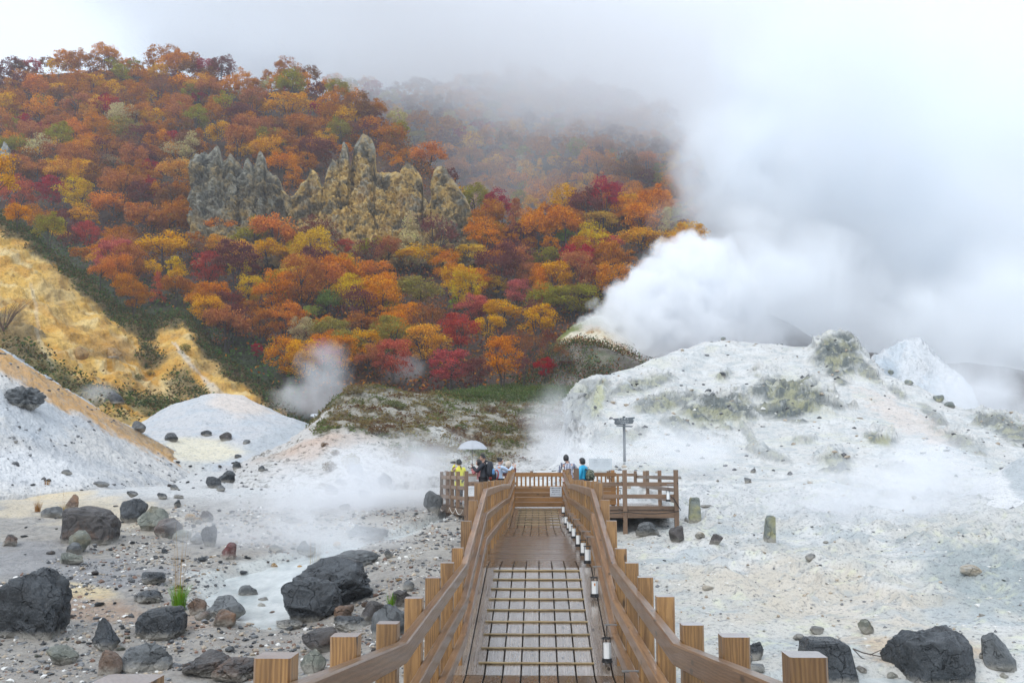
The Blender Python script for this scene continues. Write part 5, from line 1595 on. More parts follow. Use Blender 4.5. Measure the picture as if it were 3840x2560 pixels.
for cx, cy, w, h, colr, kind, lb in HERO:
    p, by = world_tree(cx, cy, w, h)
    if p is None: continue
    s = p.y / FD
    H = (by - (cy - h / 2)) * s * 1.02
    TREES.append((p, w * s * 1.05, H, colr, kind, lb, cx, cy)); occ.append((cx, cy, w * .42, h * .42))

def pick_colour(dx, dy, r):
    P = np.array([[dx / 60.0, dy / 45.0, 0.0]])
    n = float(fbm(P, .7, 3, seed=121)[0]); n2 = float(fbm(P, .35, 2, seed=122)[0])
    u = r.random()
    if dy < 330 or (dx > 1080 and dy < 480):
        tab = [("rust", .40), ("orange", .17), ("brown", .12), ("maroon", .07), ("gold", .12), ("olive", .06), ("pale", .03), ("crimson", .03)]
        if n2 > .16: tab = [("gold", .20), ("olive", .16), ("orange", .32), ("rust", .24), ("pale", .08)]
    elif dy < 540:
        tab = [("orange", .30), ("rust", .28), ("gold", .14), ("maroon", .12), ("olive", .06), ("brown", .06), ("pale", .04)]
    else:
        tab = [("orange", .34), ("gold", .22), ("rust", .15), ("olive", .08), ("red", .06), ("yellow", .06), ("maroon", .03), ("pale", .04), ("pink", .05), ("green", .03), ("lime", .02)]
    if n > .26: tab = [("maroon", .28), ("rust", .42), ("crimson", .10), ("brown", .20)]
    for k, v in tab:
        u -= v
        if u < 0: return k
    return "orange"

r = random.Random(5)
cand = []
tries = 0
while tries < 40000 and len(cand) < 1250:
    tries += 1
    dx = r.uniform(-70, 1600); by = r.uniform(160, 905)
    cr = float(np.interp(dx, CX, CY)); crb = float(np.interp(dx, CBX, CBY, left=999, right=999))
    far = False
    if by < cr - 1:
        if by < crb + 6 or dx > 1660: continue
        far = True
    # the rock formation, the ochre slope and its green flank stay open
    if not far:
        if 436 < dx < 1100:
            top = float(np.interp(dx, [436, 470, 560, 610, 680, 720, 780, 840, 900, 940, 1000, 1060, 1100], [420, 372, 385, 400, 452, 415, 372, 352, 412, 392, 405, 455, 520]))
            bot = float(np.interp(dx, [436, 520, 620, 1060, 1100], [566, 580, 612, 620, 600]))
            if top < by < bot: continue
        oc = float(np.interp(dx, [-260,0,60,130,200,270,340,420,480,560,640,720], [410,520,555,612,670,735,770,733,815,878,940,990])) - 8
        if dx < 720 and by > oc: continue
        up = float(np.interp(dx, [-200,0,100,200,300,400,500,600,700], [490,530,572,622,672,698,760,825,880]))
        if dx < 690 and by > up + 8 and r.random() > .10: continue
        if dx > 1240 and by > float(np.interp(dx, [1240, 1300, 1400, 1600], [770, 742, 722, 700])): continue
    p, n = hit(dx, by)
    if p is None or p.y < 97: continue
    D = r.uniform(4.3, 6.7) * (1.0 + .0016 * (p.y - 100)); s = FD / p.y
    if r.random() < .18: D *= .68
    wpx = D * s; H = D * r.uniform(1.05, 1.42); cy = by - H * s * .62
    if any(abs(dx - a) < c + wpx * .22 and abs(cy - b_) < d + wpx * .20 for a, b_, c, d in occ): continue
    lim = (.41 * wpx) ** 2
    if any((dx - a) ** 2 + ((by - b_) * 1.55) ** 2 < lim for a, b_ in cand): continue
    cand.append((dx, by))
    colr = pick_colour(dx, cy, r)
    kind = "vase" if (cy > 600 and r.random() < .55) else ("cone" if r.random() < .04 else ("sparse" if colr in ("maroon", "pale", "brown") and r.random() < .5 else "broad"))
    TREES.append((p, D, H, colr, kind, None, dx, cy))
print("TREES", len(TREES), tries)

def zone_of(dx, dy):
    if dx > 1090 and dy < 480: return "on the misty far slope"
    if dy < 215 and dx < 1000: return "along the skyline of the hill"
    if dx < 440 and dy < 330: return "high up left of the spires"
    if dx < 440 and dy < 430: return "midway up left of the spires"
    if dx < 440: return "above the ochre hillside"
    if dy < 330: return "high above the spires"
    if dy < 480: return "in and around the rock spires"
    if dx > 1130 and dy < 600: return "on the spur right of the cliff"
    if dx > 1130: return "on the slope above the pale scar"
    if dy < 600: return "just below the rock spires"
    if dy < 690: return "in the lower wood" if dx > 760 else "above the dark slope"
    return "behind the scrub mound" if dx > 780 else "above the small steam wisp"
ORD = ["first","second","third","fourth","fifth","sixth","seventh","eighth","ninth","tenth","eleventh","twelfth","thirteenth","fourteenth","fifteenth","sixteenth","seventeenth","eighteenth","nineteenth","twentieth"]
hero = [t for t in TREES if t[5]]; rest = sorted([t for t in TREES if not t[5]], key=lambda t: -t[1] / t[0].y)
solo = rest[:296 - len(hero)]; mass = rest[296 - len(hero):]
cells = {}
for t in solo: cells.setdefault((t[3], zone_of(t[6], t[7])), []).append(t)
labels = {}
for (colr, z), ts in cells.items():
    ts.sort(key=lambda t: t[6])
    for i, t in enumerate(ts):
        labels[id(t)] = (f"{CNAME[colr]} tree {z}, only one of that colour there" if len(ts) == 1 else f"{ORD[min(i, 19)]} {CNAME[colr]} tree from the left {z}")
def plant(t, label):
    p, D, H, colr, kind, _, dx, dy = t
    k = r.randrange(NV[kind])
    o = empty("tree", p, r.uniform(0, 6.28)); o.scale = (D, D, H)
    c = bpy.data.objects.new("crown", CR[(kind, k)]); COL.objects.link(c); c.parent = o
    c.material_slots[0].link = "OBJECT"; c.material_slots[0].material = LM[colr]
    tr = bpy.data.objects.new("trunk", TR[(kind, k)]); COL.objects.link(tr); tr.parent = o
    tag(o, label, "tree", "autumn trees on the hillside")
    return o
for t in hero: plant(t, t[5])
for t in solo: plant(t, labels[id(t)])
# the smaller rest of the wood reads as one mass
if mass:
    base = [crown_geo(600 + i, "broad", 26, 46, .031) for i in range(5)]
    keys = list(LC); Vs = []; Fs = []; Ms = []; b = 0
    tb = [trunk_geo(600 + i, "broad") for i in range(3)]
    for t in mass:
        p, D, H, colr, kind, _, dx, dy = t
        V, F = base[r.randrange(5)]; a = r.uniform(0, 6.28); ca, sa = math.cos(a), math.sin(a)
        W = np.stack([(V[:, 0]*ca - V[:, 1]*sa) * D + p.x, (V[:, 0]*sa + V[:, 1]*ca) * D + p.y, V[:, 2] * H + p.z], 1)
        Vs.append(W); Fs.append(F + b); b += len(W); Ms.append(np.full(len(F), keys.index(colr)))
    me = np_mesh("woods", np.concatenate(Vs), np.concatenate(Fs), False, mats=[LM[k] for k in keys], midx=np.concatenate(Ms))
    tag(link_mesh("woods", me), "far autumn trees covering the misty upper hillside", "woods", kind="stuff")

# undergrowth between the trunks and on the green flank
def scatter_leaves(name, pts, size, mats, midx_fn, up=.4, label=None, seed=1, jitter=.25):
    rr = np.random.default_rng(seed)
    V, F = leaf_quads(pts, size, rr, up)
    me = np_mesh(name, V, F, False, mats=mats, midx=midx_fn(pts))
    o = link_mesh(name, me); tag(o, label, kind="stuff"); return o
rr = np.random.default_rng(17)
hp = HILLP[rr.integers(0, len(HILLP), 34000)]
dx, dy = proj(hp)
ok = (dx > -120) & (dx < 1750) & (dy < 960) & (hp[:, 1] < 262)
hp = hp[ok]; dx = dx[ok]; dy = dy[ok]
K = 6
q = np.repeat(hp, K, 0); sg_ = .45 + .002 * q[:, 1]
q = q + rr.normal(size=q.shape) * sg_[:, None] * [1, 1, .5]; q[:, 2] += np.abs(rr.normal(size=len(q))) * .8 + .2
gw = np.repeat(green_wedge(hp, dx, dy, fbm(hp, .2, 4, seed=92)), K)
um = [LM["dark"], LM["brown"], LM["maroon"], leaf_mat("bamboo_grass", (.10, .17, .055)), LM["rust"]]
def um_fn(P):
    u = rr.random(len(P)); nz = fbm(P, .15, 3, seed=130)
    return np.where(u < gw * .95, np.where(nz > -.05, 3, 0), np.where(u < .55, np.where(nz > .2, 2, 1), np.where(u < .72, 0, 4)))
scatter_leaves("undergrowth", q, .22, um, um_fn, .3, "low undergrowth between the trees", 18)

# heath on the scrub mound, dark bank and crest of the ochre hillside
sp_ = SCRUBP[rr.integers(0, len(SCRUBP), 60000)]
dx, dy = proj(sp_); m_, _, n2_ = veg_mask(sp_, dx, dy)
n3_ = fbm(sp_, 1.4, 4, seed=53)
shelf = blob(dx, dy, 1190, 906, 170, 19, 0, .4*n2_)
keep = (rr.random(len(sp_)) < np.clip(.9 * m_ * sstep(-.25, .2, n3_*.6 + n2_*.8) + shelf, 0, 1)) & (dy < 1090)
sp_ = sp_[keep]; shelf = shelf[keep]
q = np.repeat(sp_, 3, 0) + rr.normal(size=(len(sp_) * 3, 3)) * [.12, .12, .05]; q[:, 2] += np.abs(rr.normal(size=len(q))) * (.07 + .16 * np.repeat(shelf, 3)) + .03
shelf3 = np.repeat(shelf, 3)
hm = [leaf_mat("heath_olive", (.23, .18, .07)), leaf_mat("heath_green", (.13, .155, .05)), leaf_mat("heath_rust", (.17, .10, .05)), leaf_mat("heath_bright", (.075, .13, .035))]
def hm_fn(P):
    u = rr.random(len(P)); nz = fbm(P, .35, 4, seed=131)
    return np.where(shelf3 > .4, np.where(u < .6, 3, 1), np.where(nz > .30, 2, np.where(nz > -.15, 0, 1)))
scatter_leaves("heath", sp_ if False else q, .085, hm, hm_fn, .6, "low heath covering the scrub mound", 19)
# scrub along the crest of the ochre hillside
op = OCHREP[rr.integers(0, len(OCHREP), 30000)]; dx, dy = proj(op); n2_ = fbm(op, .35, 5, seed=32)
crest = np.interp(dx, [-260,0,60,130,200,270,340,420,480,560,640,720], [410,520,555,612,670,735,770,733,815,878,940,990])
low = blob(dx, dy, 110, 850, 170, 26, 33, .6*n2_) + blob(dx, dy, 330, 925, 130, 26, 20, .8*n2_) + blob(dx, dy, 425, 885, 55, 34, 50, .8*n2_) + blob(dx, dy, 345, 815, 40, 30, 45, .8*n2_)
pk = (1 - sstep(2, 20, dy - crest + 26*n2_)) + .5 * low
op = op[rr.random(len(op)) < np.clip(pk, 0, 1)]
q = np.repeat(op, 4, 0) + rr.normal(size=(len(op) * 4, 3)) * [.3, .3, .1]; q[:, 2] += np.abs(rr.normal(size=len(q))) * .3 + .1
scatter_leaves("scrub", q, .15, [LM["dark"], leaf_mat("scrub_brown", (.13, .09, .045)), leaf_mat("scrub_green", (.09, .13, .045))], lambda P: rr.integers(0, 3, len(P)), .4, "low scrub fringing the ochre hillside", 23)
bp = DBANKP[rr.integers(0, len(DBANKP), 12000)]; dx, dy = proj(bp)
bp = bp[(rr.random(len(bp)) < np.clip(.35 + 1.4 * fbm(bp, .25, 4, seed=65) + .5 * (dx < 1330), 0, 1)) & (dy > 735)]
q = np.repeat(bp, 4, 0) + rr.normal(size=(len(bp) * 4, 3)) * [.3, .3, .1]; q[:, 2] += np.abs(rr.normal(size=len(q))) * .35 + .1
scatter_leaves("bank_scrub", q, .10, [LM["dark"], LM["brown"], hm[1], LM["maroon"]], lambda P: np.array([0, 0, 0, 1, 2, 2, 3])[rr.integers(0, 7, len(P))], .4, "dark scrub on the bank below the plume", 27)
# single bushes
bush_me = []
for i in range(3):
    rb = np.random.default_rng(700 + i); C = rb.normal(size=(420, 3)); C /= np.linalg.norm(C, axis=1, keepdims=True); C *= rb.random((420, 1)) ** .35
    C = C * [.5, .5, .32] + [0, 0, .26]; V, F = leaf_quads(C, .05, rb, .5); me = np_mesh("foliage", V, F, False); me.materials.append(hm[1]); bush_me.append(me)
twig = trunk_geo(901, "vase").mesh("stem", bark)
BUSH = [(912,938,46,18,1,"dark green dwarf bush near the crest of the scrub mound"),(1128,945,34,16,2,"rusty dwarf bush on the right flank of the scrub mound"),(870,1000,50,26,2,"russet dwarf bush low on the scrub mound"),
        (812,905,54,22,0,"olive bush on the round top of the scrub mound"),(1060,985,30,14,1,"small green bush midway down the scrub mound"),(935,1062,40,30,0,"tawny bush at the foot of the scrub mound"),
        (770,1045,22,12,2,"small dark bush alone on the white flank of the mound"),(757,1082,36,24,2,"leafless purplish bush above the hazy flat topped rock"),(805,1074,44,34,0,"grassy tan bush beside the hazy flat topped rock"),
        (1000,1042,46,30,2,"rusty bush on the lower right edge of the scrub mound"),(745,1025,20,10,2,"small brown bush on the left white flank"),(318,872,26,14,1,"dark dwarf bush on the ochre face"),(425,806,30,18,1,"green bush above the pale gully"),
        (295,924,26,16,1,"green dwarf bush low on the ochre face"),(345,862,22,12,0,"olive dwarf bush above the brown ledge"),(1250,905,90,22,1,"broad green bush on the shelf before the dark bank")]
for i, (bx, by, w, h, ci, lb) in enumerate(BUSH):
    p, _ = hit(bx, by)
    if p is None: continue
    s = p.y / FD; o = empty("bush", p, i * 1.3); o.scale = (w * s, w * s, h * s * 1.7)
    f = bpy.data.objects.new("foliage", bush_me[i % 3]); COL.objects.link(f); f.parent = o; f.material_slots[0].link = "OBJECT"; f.material_slots[0].material = hm[ci]
    st = bpy.data.objects.new("stem", twig); COL.objects.link(st); st.parent = o; st.scale = (.6, .6, .5)
    tag(o, lb, "bush", "dwarf bushes on the slopes")
# bare bush at the left border
p, _ = hit(8, 762)
if p:
    o = empty("bare_bush", p); tag(o, "leafless brown bush at the left border below the ochre face", "bush"); m = MB(); rb = random.Random(3)
    for k in range(46):
        a = rb.uniform(0, 6.28); L = rb.uniform(.8, 1.9); e = Vector((math.cos(a) * L * .8, math.sin(a) * L * .5, L)); c_ = e * .5 + Vector((0, 0, .15 * L))
        m.tube([(0, 0, 0), c_, e], .014, 4, .004); e2 = c_ + Vector((rb.uniform(-.4, .4), rb.uniform(-.3, .3), rb.uniform(.2, .6))); m.tube([c_, e2], .007, 3, .003)
    m.build("twigs", simple_mat("twig", (.11, .065, .045), .8), o); o.scale = (1.7, 1.7, 1.7)
# ------------------------------------------------------------------ people
def skin_obj(name, chains, mat, parent, levels=2, root=None):
    """chains: list of [(point, radius), ...]; points that coincide are welded; grown with the Skin modifier"""
    V = []; Rr = []; E = []; idx = {}
    def vid(p, r_):
        k = tuple(round(c, 4) for c in p)
        if k not in idx: idx[k] = len(V); V.append(Vector(p)); Rr.append(r_)
        return idx[k]
    for ch in chains:
        ids = [vid(p, r_) for p, r_ in ch]
        E += [(a, b) for a, b in zip(ids, ids[1:]) if a != b]
    me = bpy.data.meshes.new(name); me.from_pydata(V, E, [])
    o = bpy.data.objects.new(name, me); COL.objects.link(o)
    sk = o.modifiers.new("Skin", "SKIN"); sk.use_smooth_shade = True; sk.branch_smoothing = .6
    if not me.skin_vertices: me.skin_vertices.new()
    for i, sv in enumerate(me.skin_vertices[0].data):
        rr_ = Rr[i]; sv.radius = rr_ if isinstance(rr_, tuple) else (rr_, rr_); sv.use_root = (i == 0)
    ss = o.modifiers.new("Sub", "SUBSURF"); ss.levels = levels; ss.render_levels = levels
    dg = bpy.context.evaluated_depsgraph_get()
    m2 = bpy.data.meshes.new_from_object(o.evaluated_get(dg)); m2.name = name
    bpy.data.objects.remove(o)
    m2.materials.clear(); m2.materials.append(mat)
    return m2

def join_mesh(name, parts):
    """parts: list of (mesh, material); one continuous mesh datablock"""
    bm = bmesh.new(); mats = []
    for me, mat in parts:
        if mat not in mats: mats.append(mat)
        n0 = len(bm.faces); bm.from_mesh(me); bm.faces.ensure_lookup_table()
        for f in bm.faces[n0:]: f.material_index = mats.index(mat); f.smooth = True
    out = bpy.data.meshes.new(name); bm.to_mesh(out); bm.free()
    for m_ in mats: out.materials.append(m_)
    return out

skin_m = simple_mat("skin", (.58, .34, .25), .5, var=.06)
hair_m = simple_mat("black_hair", (.014, .014, .016), .4, var=.3, scale=40)
eye_m = simple_mat("eye", (.02, .015, .012), .2)
lip_m = simple_mat("lips", (.40, .16, .14), .5)

def head_mesh(turn, tilt, c):
    D, F = ico(4)
    P = D * [.074, .094, .112]
    y = D[:, 1]; z = D[:, 2]; x = D[:, 0]
    P[:, 1] += .020 * np.exp(-(x / .16) ** 2 - ((z + .12) / .17) ** 2) * (y > 0)        # nose
    P[:, 1] -= .008 * (np.exp(-((np.abs(x) - .36) / .17) ** 2 - ((z - .08) / .12) ** 2)) * (y > 0)   # sockets
    P[:, 1] += .006 * np.exp(-(x / .3) ** 2 - ((z + .42) / .10) ** 2) * (y > 0)          # mouth
    P[:, 0] *= 1 - .26 * np.clip(-z - .25, 0, 1); P[:, 1] += .016 * np.clip(-z - .45, 0, 1) * (y > -.2)   # jaw, chin
    P[:, 0] += np.sign(x) * .016 * np.exp(-(y / .16) ** 2 - ((z + .02) / .22) ** 2) * (np.abs(x) > .9)    # ears
    M = np.array(Matrix.Rotation(turn, 3, 'Z') @ Matrix.Rotation(tilt, 3, 'X'))
    head = np_mesh("h", P @ M.T + np.array(c), F, True)
    parts = [(head, skin_m)]
    for sx in (-1, 1):
        parts.append((np_mesh("e", (ico(2)[0] * [.011, .006, .007] + [sx * .028, .080, .010]) @ M.T + np.array(c), ico(2)[1], True), eye_m))
    parts.append((np_mesh("l", (ico(2)[0] * [.022, .006, .006] + [0, .094, -.048]) @ M.T + np.array(c), ico(2)[1], True), lip_m))
    return parts, M

def hair_obj(c, M, style, parent):
    D, F = ico(4)
    x, y, z = D.T
    P = D * [.084, .106, .120] * (1 + .05 * fbm(D, 3, 3)[:, None])
    keep = (z > .42 - .2 * (y < .2)) | (y < -.05) & (z > {"short": -.30, "bob": -.75, "bun": -.25, "long": -.9}[style]) | (np.abs(x) > .5) & (y < .35) & (z > {"short": 0, "bob": -.6, "bun": .0, "long": -.7}[style])
    if style in ("bob", "long"): P[:, 2] -= .03 * np.clip(-z, 0, 1); P *= [1.05, 1.05, 1.0]
    f = F[keep[F].all(1)]
    # fold the shell into a closed cap
    n = len(P); inner = P * .93
    V = np.concatenate([P, inner]); Fa = np.concatenate([f, f[:, ::-1] + n])
    parts = [(np_mesh("a", V @ M.T + np.array(c), Fa, True), hair_m)]
    if style == "bun":
        parts.append((np_mesh("b", (ico(3)[0] * [.055, .05, .05] * (1 + .1 * fbm(ico(3)[0], 3, 2)[:, None]) + [0, -.085, .085]) @ M.T + np.array(c), ico(3)[1], True), hair_m))
    return link_mesh("hair", join_mesh("hair", parts), None, parent)

def hand_chains(w, d, side, curl=.5, k=1.0):
    """palm and five fingers from wrist w along direction d"""
    d = Vector(d).normalized(); a = d.cross(Vector((0, 0, 1)))
    a = a.normalized() if a.length > .1 else Vector((1, 0, 0)); nrm = a.cross(d)
    w = Vector(w); palm = w + d * .075 * k
    ch = [[(w, .021), (w + d * .04 * k, (.030, .016)), (palm, (.032, .013))]]
    for i, L in enumerate((.068, .077, .072, .056)):
        b = palm + a * (.024 - .016 * i) * k
        m1 = b + (d * math.cos(curl) - nrm * math.sin(curl)) * L * .5 * k; m2 = m1 + (d * math.cos(curl * 2.2) - nrm * math.sin(curl * 2.2)) * L * .5 * k
        ch.append([(palm, (.032, .013)), (b, .010), (m1, .0088), (m2, .0075)])
    t0 = w + d * .03 * k + a * side * .028; t1 = t0 + (d * .6 + a * side * .7 - nrm * .2).normalized() * .04 * k
    ch.append([(w + d * .04 * k, (.030, .016)), (t0, .012), (t1, .010), (t1 + (d * .9 - nrm * .3).normalized() * .028, .008)])
    return ch

def person(label, loc, rz, H, arms, top, bottom, hair="short", shoe=None, lean=0.0, side_lean=0.0, head_turn=0.0, head_tilt=0.0, coat=.0, female=False, collar=None, bulk=1.0):
    """arms: ((elbow),(wrist),(hand dir)) for left and right in body space: x right, y forward, z up, in units of height"""
    o = empty("person", loc, rz); tag(o, label, "person")
    def U(x, y, z):
        y = y + lean * max(0, z - .5); x = x + side_lean * max(0, z - .5)
        return Vector((x * H, y * H, z * H))
    sw = .098 if female else .110; hw = .052
    pel = U(0, 0, .53); wai = U(0, .004, .62); che = U(0, .0, .735); nek = U(0, .0, .825); hd = U(0, .022 + .0, .905)
    body = [[(pel, (.078*H, .06*H)), (wai, (.068*H, .05*H)), (che, (.080*H, .056*H)), (U(0, -.004, .80), (.05*H, .04*H)), (nek, .030*H), (U(0, .012, .865), .030*H)]]
    legs = []; feet = []
    for s_ in (-1, 1):
        hip = U(s_*hw, 0, .50); kn = U(s_*hw*1.05, .008, .28); an = U(s_*hw*1.05, -.008, .045)
        legs.append([(pel, (.078*H, .06*H)), (hip, .052*H), (kn, .033*H), (an, .022*H)])
        feet.append([(an, .022*H), (U(s_*hw*1.1, .0, .022), .022*H), (U(s_*hw*1.15, .085, .014), .018*H)])
    arm = []; sleeves = []; hands = []
    for s_, (e, w, hdn, curl) in zip((-1, 1), arms):
        sh = U(s_*sw, -.004, .79); el = U(*e); wr = U(*w)
        arm.append([(che, (.080*H, .056*H)), (sh, .036*H), (el, .026*H), (wr, .017*H)])
        sleeves.append([(sh, .044*H*bulk), (U(*e), .034*H*bulk), (wr, .026*H*bulk)])
        hands.append(hand_chains(wr, hdn, -s_ if s_ < 0 else -s_, curl, H / 1.7))
    parts = [(skin_obj("b", body + arm + [l + f[1:] for l, f in zip(legs, feet)], skin_m, None, 1), skin_m)]
    for h_ in hands: parts.append((skin_obj("hd", h_, skin_m, None, 1), skin_m))
    hp, M = head_mesh(head_turn, head_tilt, hd + Vector((0, .0, 0)))
    parts += hp
    link_mesh("body", join_mesh("body", parts), None, o)
    # clothes
    b = bulk
    hem = .47 if coat == 0 else coat
    tor = [[(U(0, 0, hem), (.098*H*b, .076*H*b)), (pel + Vector((0, 0, .02*H)), (.094*H*b, .072*H*b)), (wai, (.084*H*b, .064*H*b)), (che, (.094*H*b, .068*H*b)), (U(0, -.004, .80), (.066*H, .052*H)), (U(0, -.002, .835), .040*H)]]
    for s_, sl in zip((-1, 1), sleeves):
        tor.append([(che, (.094*H*b, .068*H*b))] + sl)
    link_mesh("jacket", skin_obj("jacket", tor, top, None, 2), None, o)
    tr = []
    for l in legs:
        tr.append([(pel, (.084*H, .066*H)), (l[1][0], .060*H), (l[2][0], .043*H), (l[3][0] + Vector((0, 0, .01*H)), .034*H)])
    link_mesh("trousers", skin_obj("trousers", tr, bottom, None, 2), None, o)
    for f in feet: link_mesh("shoe", skin_obj("shoe", [[(f[0][0], .027*H), (f[1][0], .029*H), (f[2][0], .025*H)]], shoe or iron, None, 1), None, o)
    if hair: hair_obj(hd, M, hair, o)
    return o, hd, M, U

yellow_m = simple_mat("yellow_raincoat", (.78, .74, .03), .35, var=.10, scale=5)
navy_m = simple_mat("dark_jacket", (.016, .020, .030), .65, var=.3)
denim_m = simple_mat("light_denim", (.46, .58, .74), .75, var=.12)
jeans_m = simple_mat("blue_jeans", (.035, .06, .15), .75)
black_m = simple_mat("black_cloth", (.014, .014, .018), .7)
white_m = simple_mat("white_cloth", (.72, .73, .74), .7)
turq_m = simple_mat("turquoise_jacket", (.01, .36, .60), .45, var=.10, scale=5)
beige_m = simple_mat("beige_scarf", (.52, .45, .38), .8, var=.25, scale=14)
redpl = NT("red_plaid")
po = redpl.obj(); w1 = redpl.n("TexWave", {"bands_direction": "X"}, Vector=po, Scale=9.0); w2 = redpl.n("TexWave", {"bands_direction": "Z"}, Vector=po, Scale=9.0)
redpl.bsdf(Base_Color=redpl.mix(redpl.math("MULTIPLY", w1.outputs[1], w2.outputs[1]), (.40, .08, .09), (.62, .42, .40)), Roughness=.8)
chk = NT("checked_shirt")
po = chk.obj(); w1 = chk.n("TexWave", {"bands_direction": "X"}, Vector=po, Scale=6.5); w2 = chk.n("TexWave", {"bands_direction": "Z"}, Vector=po, Scale=6.5)
mm = chk.math("MULTIPLY", chk.ramp(w1.outputs[1], [(.45, 0), (.55, 1)]), chk.maprange(chk.ramp(w2.outputs[1], [(.45, 0), (.55, 1)]), 0, 1, .45, 1))
chk.bsdf(Base_Color=chk.mix(mm, (.03, .045, .13), (.80, .82, .85)), Roughness=.75)
camo = NT("camo_cloth"); cn = camo.noise(camo.obj(), 14, 2)
camo.bsdf(Base_Color=camo.ramp(cn, [(.40, (.02, .03, .02)), (.47, (.10, .12, .07)), (.56, (.34, .34, .27)), (.62, (.03, .035, .03))], "CONSTANT"), Roughness=.8)

def spot(fx, Y): p = atF(fx, 1780, Y); return (p[0], Y, FZ)
DOWN = ((-.15, .0, .62), (-.155, .03, .48), (0, .05, -1), .5)
def side(a): return [(-a[0][0], a[0][1], a[0][2]), (-a[1][0], a[1][1], a[1][2]), (-a[2][0], a[2][1], a[2][2]), a[3]]
DR = side(DOWN)

# 1 yellow raincoat, seen from behind, camera raised to the left
o1, hd, M, U = person("person in a bright yellow raincoat and dark cap seen from behind, lifting a camera", spot(1722, 35.4), R(28), 1.58,
    [((-.13, .07, .70), (-.05, .15, .86), (.4, .6, .6), 1.0), DR], yellow_m, black_m, None, coat=.30, bulk=1.22, head_turn=R(25))
D, F = ico(4); keepc = (D[:, 2] > -.55) & ~((D[:, 1] > .45) & (D[:, 2] < .45))
f = F[keepc[F].all(1)]; P = D * [.094, .116, .13]; n = len(P)
cap = np_mesh("hood", np.concatenate([P, P * .94]) @ M.T + np.array(hd), np.concatenate([f, f[:, ::-1] + n]), True); cap.materials.append(simple_mat("dark_hood", (.028, .032, .034), .8)); link_mesh("hood", cap, None, o1)
ponytail = skin_obj("hair", [[(hd + Vector((.02, -.09, -.10)), .022), (hd + Vector((.03, -.13, -.17)), .018), (hd + Vector((.035, -.14, -.25)), .008)]], hair_m, None, 1); link_mesh("hair", ponytail, None, o1)
cm_ = empty("camera", Vector(spot(1722, 35.4)) + Matrix.Rotation(R(28), 3, 'Z') @ Vector((-.045 * 1.58, .19 * 1.58, .915 * 1.58)), R(75)); tag(cm_, "small black camera held up by the person in yellow", "camera")
MB().box((0, 0, 0), (.07, .12, .09), .008).build("camera_body", iron, cm_); mb = MB(); mb.tube([(0, .05, 0), (0, .13, 0)], .035, 12); mb.build("lens", iron, cm_)
mb = MB(); mb.tube([(0, .13, 0), (0, .136, 0)], .03, 12); mb.build("glass", steel, cm_)

# 2 man with umbrella, profile to the left
L2 = spot(1814, 33.0)
o2, hd, M, U = person("man in a dark jacket and glasses standing in profile under a clear umbrella", L2, R(82), 1.74,
    [((-.13, .10, .64), (-.075, .20, .735), (.3, .3, .9), 1.3), DR], navy_m, black_m, "short", coat=.40, bulk=1.15, head_tilt=R(-6))
g = MB(); Mv = Matrix(M.tolist())
gl = []
for sx in (-1, 1):
    cc = Vector((sx * .03, .098, .010)); ring = [hd + Mv @ (cc + Vector((.020 * math.cos(t * .5236), 0, .016 * math.sin(t * .5236)))) for t in range(13)]; g.tube(ring, .0022, 5)
    g.tube([hd + Mv @ Vector((sx * .05, .095, .012)), hd + Mv @ Vector((sx * .078, .01, .015))], .0022, 5)
g.tube([hd + Mv @ Vector((-.01, .1, .012)), hd + Mv @ Vector((.01, .1, .012))], .0022, 5); g.build("glasses", iron, o2)
def local(o_loc, rz, v): return Vector(o_loc) + Matrix.Rotation(rz, 3, 'Z') @ Vector(v)
def backpack(label, loc, rz, w, d, h, mat, straps, trim=None):
    o = empty("backpack", loc, rz); tag(o, label, "backpack")
    D, F = ico(4); s_ = np.sign(D) * np.abs(D) ** .62; P = s_ * [w/2, d/2, h/2]; P[:, 1] *= 1 - .25 * np.clip(D[:, 2], 0, 1)
    me = np_mesh("bag", P, F, True); me.materials.append(mat); link_mesh("bag", me, None, o)
    q = s_ * [w*.34, d*.25, h*.2] + [0, -d*.42, -h*.18]; me = np_mesh("pocket", q, F, True); me.materials.append(trim or mat); link_mesh("pocket", me, None, o)
    for sx in (-1, 1):
        mb = MB(); mb.sweep([(sx * w * .3, d * .45, -h * .35), (sx * w * .36, d * .75, -.05), (sx * w * .34, d * .95, h * .3), (sx * w * .28, d * .6, h * .52), (sx * w * .25, d * .3, h * .45)], .05, .012, .003, up=(1, 0, 0)); mb.build("strap", straps, o)
    return o
backpack("large dark backpack on the back of the man under the umbrella", local(L2, R(82), (.0, -.21, 1.20)), R(82), .34, .22, .52, navy_m, black_m, simple_mat("blue_patch", (.10, .28, .55), .6))
